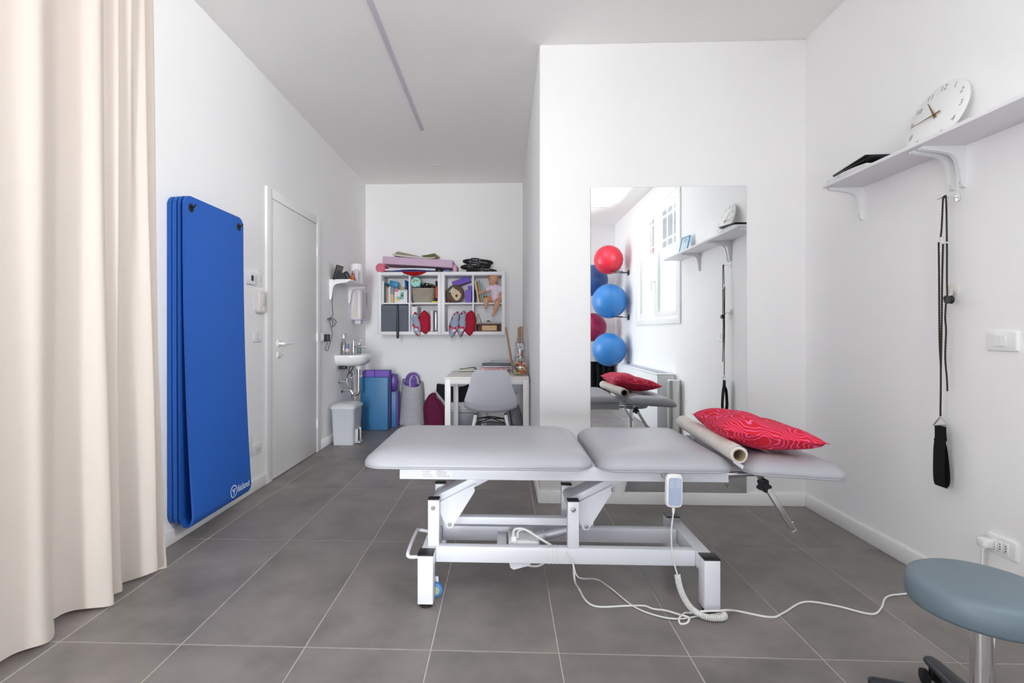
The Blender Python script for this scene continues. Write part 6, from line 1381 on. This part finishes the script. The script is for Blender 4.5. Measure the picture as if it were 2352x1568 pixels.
# candy jar
jx, jy = 0.152, 4.60
jr = thing('candy_jar', 'squat glass jar of coloured sweets on the desk corner', 'jar', (jx, jy, dz))
GLJ = glass_mat('jar_glass', (0.985, 0.99, 0.985, 1), 0.07)
JS = 1.18
bm = new(); lathe(bm, [(a * JS, b * 1.28) for a, b in ((0, 0.001), (0.056, 0.001), (0.061, 0.006), (0.063, 0.05), (0.062, 0.085), (0.056, 0.105), (0.049, 0.118), (0.048, 0.126), (0.053, 0.128), (0.053, 0.136), (0.049, 0.137), (0.045, 0.126), (0.046, 0.116), (0.053, 0.103), (0.059, 0.084), (0.060, 0.05), (0.058, 0.010), (0, 0.007))], (jx, jy, dz), 40); obj('glass_body', bm, GLJ, jr, angle=50)
rnd = random.Random(3); CC = [mat('sweet_' + n, rgb(*c), 0.4) for n, c in (('orange', (232, 122, 58)), ('yellow', (238, 192, 60)), ('red', (222, 84, 70)), ('plum', (112, 62, 86)), ('cream', (226, 206, 170)), ('mint', (140, 206, 160)), ('white', (232, 230, 226)))]
for layer in range(6):
    n = 7 if layer < 5 else 4
    for k in range(n + 1):
        a = 2 * pi * k / n + layer * 0.5; rr = (0.049 if k < n else 0.0) * (1 if layer < 4 else 0.85); s_ = 0.0148
        c_ = (jx + rr * cos(a), jy + rr * sin(a), dz + 0.022 + 0.0175 * layer)
        bm = new(); bx(bm, -s_ * 1.1, s_ * 1.1, -s_ * 0.8, s_ * 0.8, -s_ * 0.55, s_ * 0.55, 0.004, 2, T(*c_) @ Euler((rnd.uniform(-.5, .5), rnd.uniform(-.5, .5), rnd.uniform(0, 3))).to_matrix().to_4x4())
        cq = rnd.choice(CC); tag(obj('wrapped_sweet', bm, cq, origin=c_), 'small %s wrapped sweet inside the squat glass jar' % cq.name[6:], 'sweet', 'sweets in the glass jar')
# tall glass jar with crumpled white filling, standing behind
tx_, ty_ = 0.158, 4.80
tj = thing('tall_glass_jar', 'tall narrow glass jar of crumpled clear film behind sweets', 'jar', (tx_, ty_, dz))
bm = new(); lathe(bm, [(0, 0.001), (0.046, 0.001), (0.049, 0.006), (0.049, 0.28), (0.045, 0.30), (0.036, 0.312), (0.034, 0.345), (0.032, 0.345), (0.034, 0.310), (0.043, 0.298), (0.047, 0.278), (0.047, 0.008), (0, 0.006)], (tx_, ty_, dz), 36); obj('glass_body', bm, glass_mat('tall_jar_glass', (0.98, 0.985, 0.99, 1), 0.07), tj, angle=50)
rnd = random.Random(9); bm = new()
for k in range(34):
    a, r_ = rnd.uniform(0, 6.28), 0.032 * sqrt(rnd.random()); ball(bm, (tx_ + r_ * cos(a), ty_ + r_ * sin(a), dz + 0.12 + rnd.random() * 0.16), (0.012, 0.010, 0.006), 8, 5, Euler((rnd.random() * 3, rnd.random() * 3, 0)).to_matrix())
o = obj('white_filling', bm, mat('white_pebble', rgb(240, 240, 244), 0.5), tj); o['kind'] = 'stuff'
bm = new(); bx(bm, tx_ + 0.0, tx_ + 0.026, ty_ - 0.040, ty_ - 0.032, dz + 0.165, dz + 0.205, 0.002, 1, None); obj('brown_tag', bm, mat('amber_tag', rgb(178, 112, 36), 0.5), tj)
WS = mat('stick_wood', rgb(172, 136, 102), 0.6, col2=rgb(156, 120, 88), nscale=12, stretch=(1, 1, 5))
for k, (u_, v_, yy, lab_) in enumerate(((1191, 752, 4.875, 'leftmost of three wooden sticks standing behind the glass jars'), (1195, 749.5, 4.895, 'middle one of three wooden sticks standing behind the glass jars'), (1200, 749.5, 4.875, 'rightmost of three wooden sticks standing behind the glass jars'))):
    p = oy(u_, v_, yy); bm = new(); cyl(bm, (p.x + 0.004, yy, dz + 0.0006), (p.x, yy, p.z), 0.0085, 0.0085, 14); o = obj('wooden_stick', bm, WS, origin=(p.x, yy, dz)); tag(o, lab_, 'stick', 'wooden sticks behind the jars')
bm = new(); bx(bm, tx_ - 0.006, tx_ + 0.014, ty_ + 0.052, ty_ + 0.056, dz + 0.30, dz + 0.318, 0.001, 1)
bm.free()
p, q_ = oy(1162, 752, 5.05), oy(1178, 838, 4.86)
bm = new(); cyl(bm, (q_.x + 0.006, 4.86, dz + 0.002), (p.x, 5.02, p.z), 0.010, 0.010, 14); tag(obj('wooden_rod', bm, WS, origin=(q_.x, 4.8, dz)), 'long wooden rod leaning behind the laptop', 'rod')
# under the desk
bb = thing('black_tote', 'black tote bag standing against the wall under the desk', 'bag', (-0.62, 6.1, 0))
pA = [oy(u, v, 6.05) for u, v in ((1003, 882), (1020, 884), (1044, 890), (1063, 888), (1076, 883), (1082, 930), (1078, 945), (1030, 945), (1020, 920), (1002, 898))]
bm = new(); prism(bm, [(p.x, p.z) for p in pA], 'y', 6.05, 6.13); obj('bag_body', bm, mat('black_canvas', rgb(24, 20, 20), 0.9), bb)
fb = thing('storage_drawers', 'grey plastic storage box under the desk', 'storage box', (-0.4, 5.95, 0))
gA, gB = oy(1045, 955, 5.88).x, oy(1088, 955, 5.88).x
bm = new(); bx(bm, gA - 0.09, gB + 0.05, 5.88, 6.03, 0.001, 0.175, 0.008, 2); obj('box_body', bm, mat('grey_plastic', rgb(158, 162, 172), 0.45), fb)
bm = new(); bx(bm, gA - 0.095, gB + 0.055, 5.875, 6.035, 0.1755, 0.205, 0.006, 2); obj('lid', bm, mat('pale_grey_plastic', rgb(196, 198, 206), 0.45), fb)
wx = thing('white_carton', 'white printed carton on the grey storage box under the desk', 'carton', (-0.45, 5.95, 0.206))
bm = new(); bx(bm, gA - 0.09, gB - 0.06, 5.90, 6.02, 0.2055, 0.285, 0.002, 1); wco = obj('carton', bm, mat('carton_clean', rgb(224, 224, 228), 0.5), wx)
bm = new(); xg = oy(1055, 940, 5.9).x; bx(bm, xg - 0.012, xg + 0.008, 5.8992, 5.8999, 0.225, 0.245); obj('green_print', bm, mat('lime_print', rgb(196, 208, 70), 0.5), wco)
bk = thing('grey_backpack', 'light grey backpack slumped under the right end of desk', 'backpack', (0.095, 4.95, 0))
def bkring(z, rx, ry, dx, amp): return [Vector((0.095 + dx + (rx + amp * sin(5 * a + z * 20)) * cos(a), 4.95 + (ry + amp * cos(4 * a)) * sin(a), z)) for a in [2 * pi * k / 36 for k in range(36)]]
bm = new(); loft(bm, [bkring(0.001, 0.08, 0.10, 0, 0.003), bkring(0.04, 0.10, 0.12, 0, 0.005), bkring(0.16, 0.098, 0.12, 0, 0.007), bkring(0.30, 0.088, 0.11, -0.005, 0.007), bkring(0.40, 0.060, 0.08, -0.01, 0.006), bkring(0.445, 0.03, 0.04, -0.01, 0.003)]); obj('bag_cloth', bm, mat('grey_nylon', rgb(176, 176, 184), 0.7, col2=rgb(140, 140, 150), nscale=9, bump=0.3, bscale=30), bk, angle=70)
bm = new(); tube(bm, spline([(0.05, 4.86, 0.41), (0.06, 4.832, 0.34), (0.075, 4.825, 0.24), (0.09, 4.823, 0.14), (0.08, 4.826, 0.08)], 5), 0.006, 6); obj('strap', bm, mat('strap_dark', rgb(62, 62, 68), 0.8), bk)
bm = new(); bx(bm, 0.165, 0.215, 5.55, 5.56, 0.3, 0.62, 0.001, 1)
bm.free()
# ================================================================== what only the mirror shows: ball racks, radiator, packed roll
def gym_ball(label, c, r, m):
    t = thing('gym_ball', label, 'gym ball', (c[0], c[1], c[2] - r), 'large gym balls on wall racks')
    bm = new(); c = Vector(c); ball(bm, c, r, 48, 32)
    for v in bm.verts:
        d = (v.co - c).normalized(); lat = math.asin(max(-1, min(1, d.z)))
        if abs(lat) < 1.05: v.co = c + d * (r * (1 + 0.0022 * cos(lat * 46)))
    obj('ball_skin', bm, m, t, angle=180)
    bm = new(); d = Vector((0.35, 0.75, -0.56)).normalized(); cyl(bm, c + d * (r - 0.002), c + d * (r + 0.003), 0.010, n=14); obj('valve', bm, mat('valve_grey', rgb(120, 120, 128), 0.5), t)
BR = mat('gym_red', rgb(214, 40, 62), 0.3, spec=0.5); BB = mat('gym_blue', rgb(54, 128, 200), 0.3, spec=0.5); BD = mat('gym_dark_blue', rgb(58, 96, 160), 0.35); BMG = mat('gym_magenta', rgb(178, 36, 84), 0.35)
def rack(label, y, z, x_reach):
    t = thing('ball_rack', label, 'ball rack', (XR, y, z), 'wall racks for gym balls')
    bm = new(); bx(bm, XR - 0.12, XR - 0.001, y - 0.07, y + 0.07, z - 0.012, z - 0.006, 0.001, 1); bx(bm, XR - 0.006, XR - 0.0005, y - 0.07, y + 0.07, z - 0.05, z + 0.03, 0.002, 1); obj('wall_plate', bm, mat('rack_grey', rgb(70, 68, 72), 0.5), t)
    for s_ in (-1, 1):
        bm = new(); tube(bm, spline([(XR - 0.10, y + s_ * 0.05, z), (XR - 0.20, y + s_ * 0.11, z), (x_reach + 0.05, y + s_ * 0.12, z), (x_reach - 0.06, y + s_ * 0.07, z), (x_reach - 0.09, y, z)], 6), 0.005, 8); obj('rack_arm', bm, BLACKP, t)
Y1, Y2 = -1.285, -1.86
for lab_, rl_, x, y, z, r, m in (('red gym ball on the top wall rack seen in the mirror', 'top wall rack under the red gym ball', 1.632, Y1, 2.262, 0.225, BR), ('light blue gym ball on the middle wall rack seen in the mirror', 'middle wall rack under the light blue gym ball', 1.648, Y1, 1.617, 0.270, BB), ('light blue gym ball on the lowest wall rack seen in the mirror', 'lowest wall rack above the white radiator cabinet', 1.640, Y1, 0.860, 0.262, BB), ('dark blue gym ball half hidden behind the red ball', 'upper rear wall rack under the dark blue gym ball', 1.48, Y2, 2.00, 0.262, BD), ('magenta gym ball half hidden between the blue balls', 'lower rear wall rack under the magenta gym ball', 1.48, Y2, 1.215, 0.240, BMG)):
    gym_ball(lab_, (x, y, z), r, m); h = sqrt(max(0.0, r * r - 0.125 ** 2)); rack(rl_, y, z - h - 0.006, x)
# white radiator cabinet
rdc = thing('radiator_cabinet', 'long low white radiator cabinet along the right wall', 'radiator', (1.84, -0.2, 0))
RW = mat('radiator_white', rgb(238, 240, 244), 0.4)
bm = new(); bx(bm, 1.735, XR - 0.012, -1.075, 0.855, 0.002, 0.638, 0.004); obj('cabinet_body', bm, RW, rdc)
bm = new(); bx(bm, 1.730, XR - 0.012, -1.078, 0.858, 0.6385, 0.655, 0.004); tp = obj('top_panel', bm, RW, rdc)
bm = new(); bx(bm, 1.77, 1.90, -0.98, 0.70, 0.6553, 0.658, 0.001, 1); obj('air_grille', bm, mat('grille_grey', rgb(176, 182, 196), 0.5), tp)
pkr = thing('packed_paper_roll', 'upright paper roll in clear wrapping beside the radiator cabinet', 'paper roll', (1.865, 1.02, 0))
bm = new(); lathe(bm, [(0.02, 0.002), (0.062, 0.002), (0.065, 0.006), (0.065, 0.594), (0.062, 0.6), (0.02, 0.6), (0.02, 0.002)], (1.862, 1.02, 0), 36); obj('paper_winding', bm, mat('roll_paper', rgb(234, 234, 232), 0.8), pkr)
bm = new(); grid(bm, lambda u, v: Vector((1.862 + (0.067 + 0.03 * max(0, u - 0.72) * (1 + sin(9 * v))) * cos(2.0 + 4.6 * u), 1.02 + (0.067 + 0.05 * max(0, u - 0.72) * (1 + sin(7 * v))) * sin(2.0 + 4.6 * u), 0.004 + 0.6 * v)), 30, 16); obj('plastic_wrap', bm, glass_mat('plastic_film', (0.93, 0.94, 0.93, 1), 0.14), pkr, angle=180)
# black pleated cloth on a low rack in the rear corner
bc = thing('black_cloth', 'black pleated cloth hanging low in the rear corner', 'cloth', (1.7, -2.1, 0))
bm = new(); grid(bm, lambda u, v: Vector((1.30 + 0.60 * u, -2.08 + 0.035 * sin(u * 38) * (1 - 0.3 * v), 0.012 + 0.60 * v)), 90, 8); bmesh.ops.solidify(bm, geom=bm.faces[:], thickness=0.003); obj('cloth', bm, mat('black_drape', rgb(34, 34, 38), 0.9), bc, angle=180)
bm = new(); cyl(bm, (1.28, -2.08, 0.618), (1.92, -2.08, 0.618), 0.010, n=12); obj('rail', bm, BLACKP, bc)
for xx in (1.285, 1.915):
    bm = new(); cyl(bm, (xx, -2.08, 0.001), (xx, -2.08, 0.61), 0.009, n=12); bx(bm, xx - 0.02, xx + 0.02, -2.14, -2.02, 0.001, 0.012, 0.003); obj('upright', bm, BLACKP, bc)
# red awning across the yard, seen through the side window
aw = thing('red_awning', 'red shop awning outside beyond the side window', 'awning', (5.0, -0.5, 2.3))
bm = new(); prism(bm, [(4.6, 2.25), (4.6, 2.62), (5.4, 2.95), (5.4, 2.85), (4.64, 2.55), (4.64, 2.25)], 'y', -2.6, 0.2); obj('awning_cloth', bm, mat('awning_red', rgb(200, 60, 56), 0.7), aw)
bm = new(); bx(bm, 5.4, 5.6, -3.2, 1.2, 0.0, 3.6, 0.01); obj('facade', bm, mat('facade_pale', rgb(242, 240, 236), 0.8), aw)
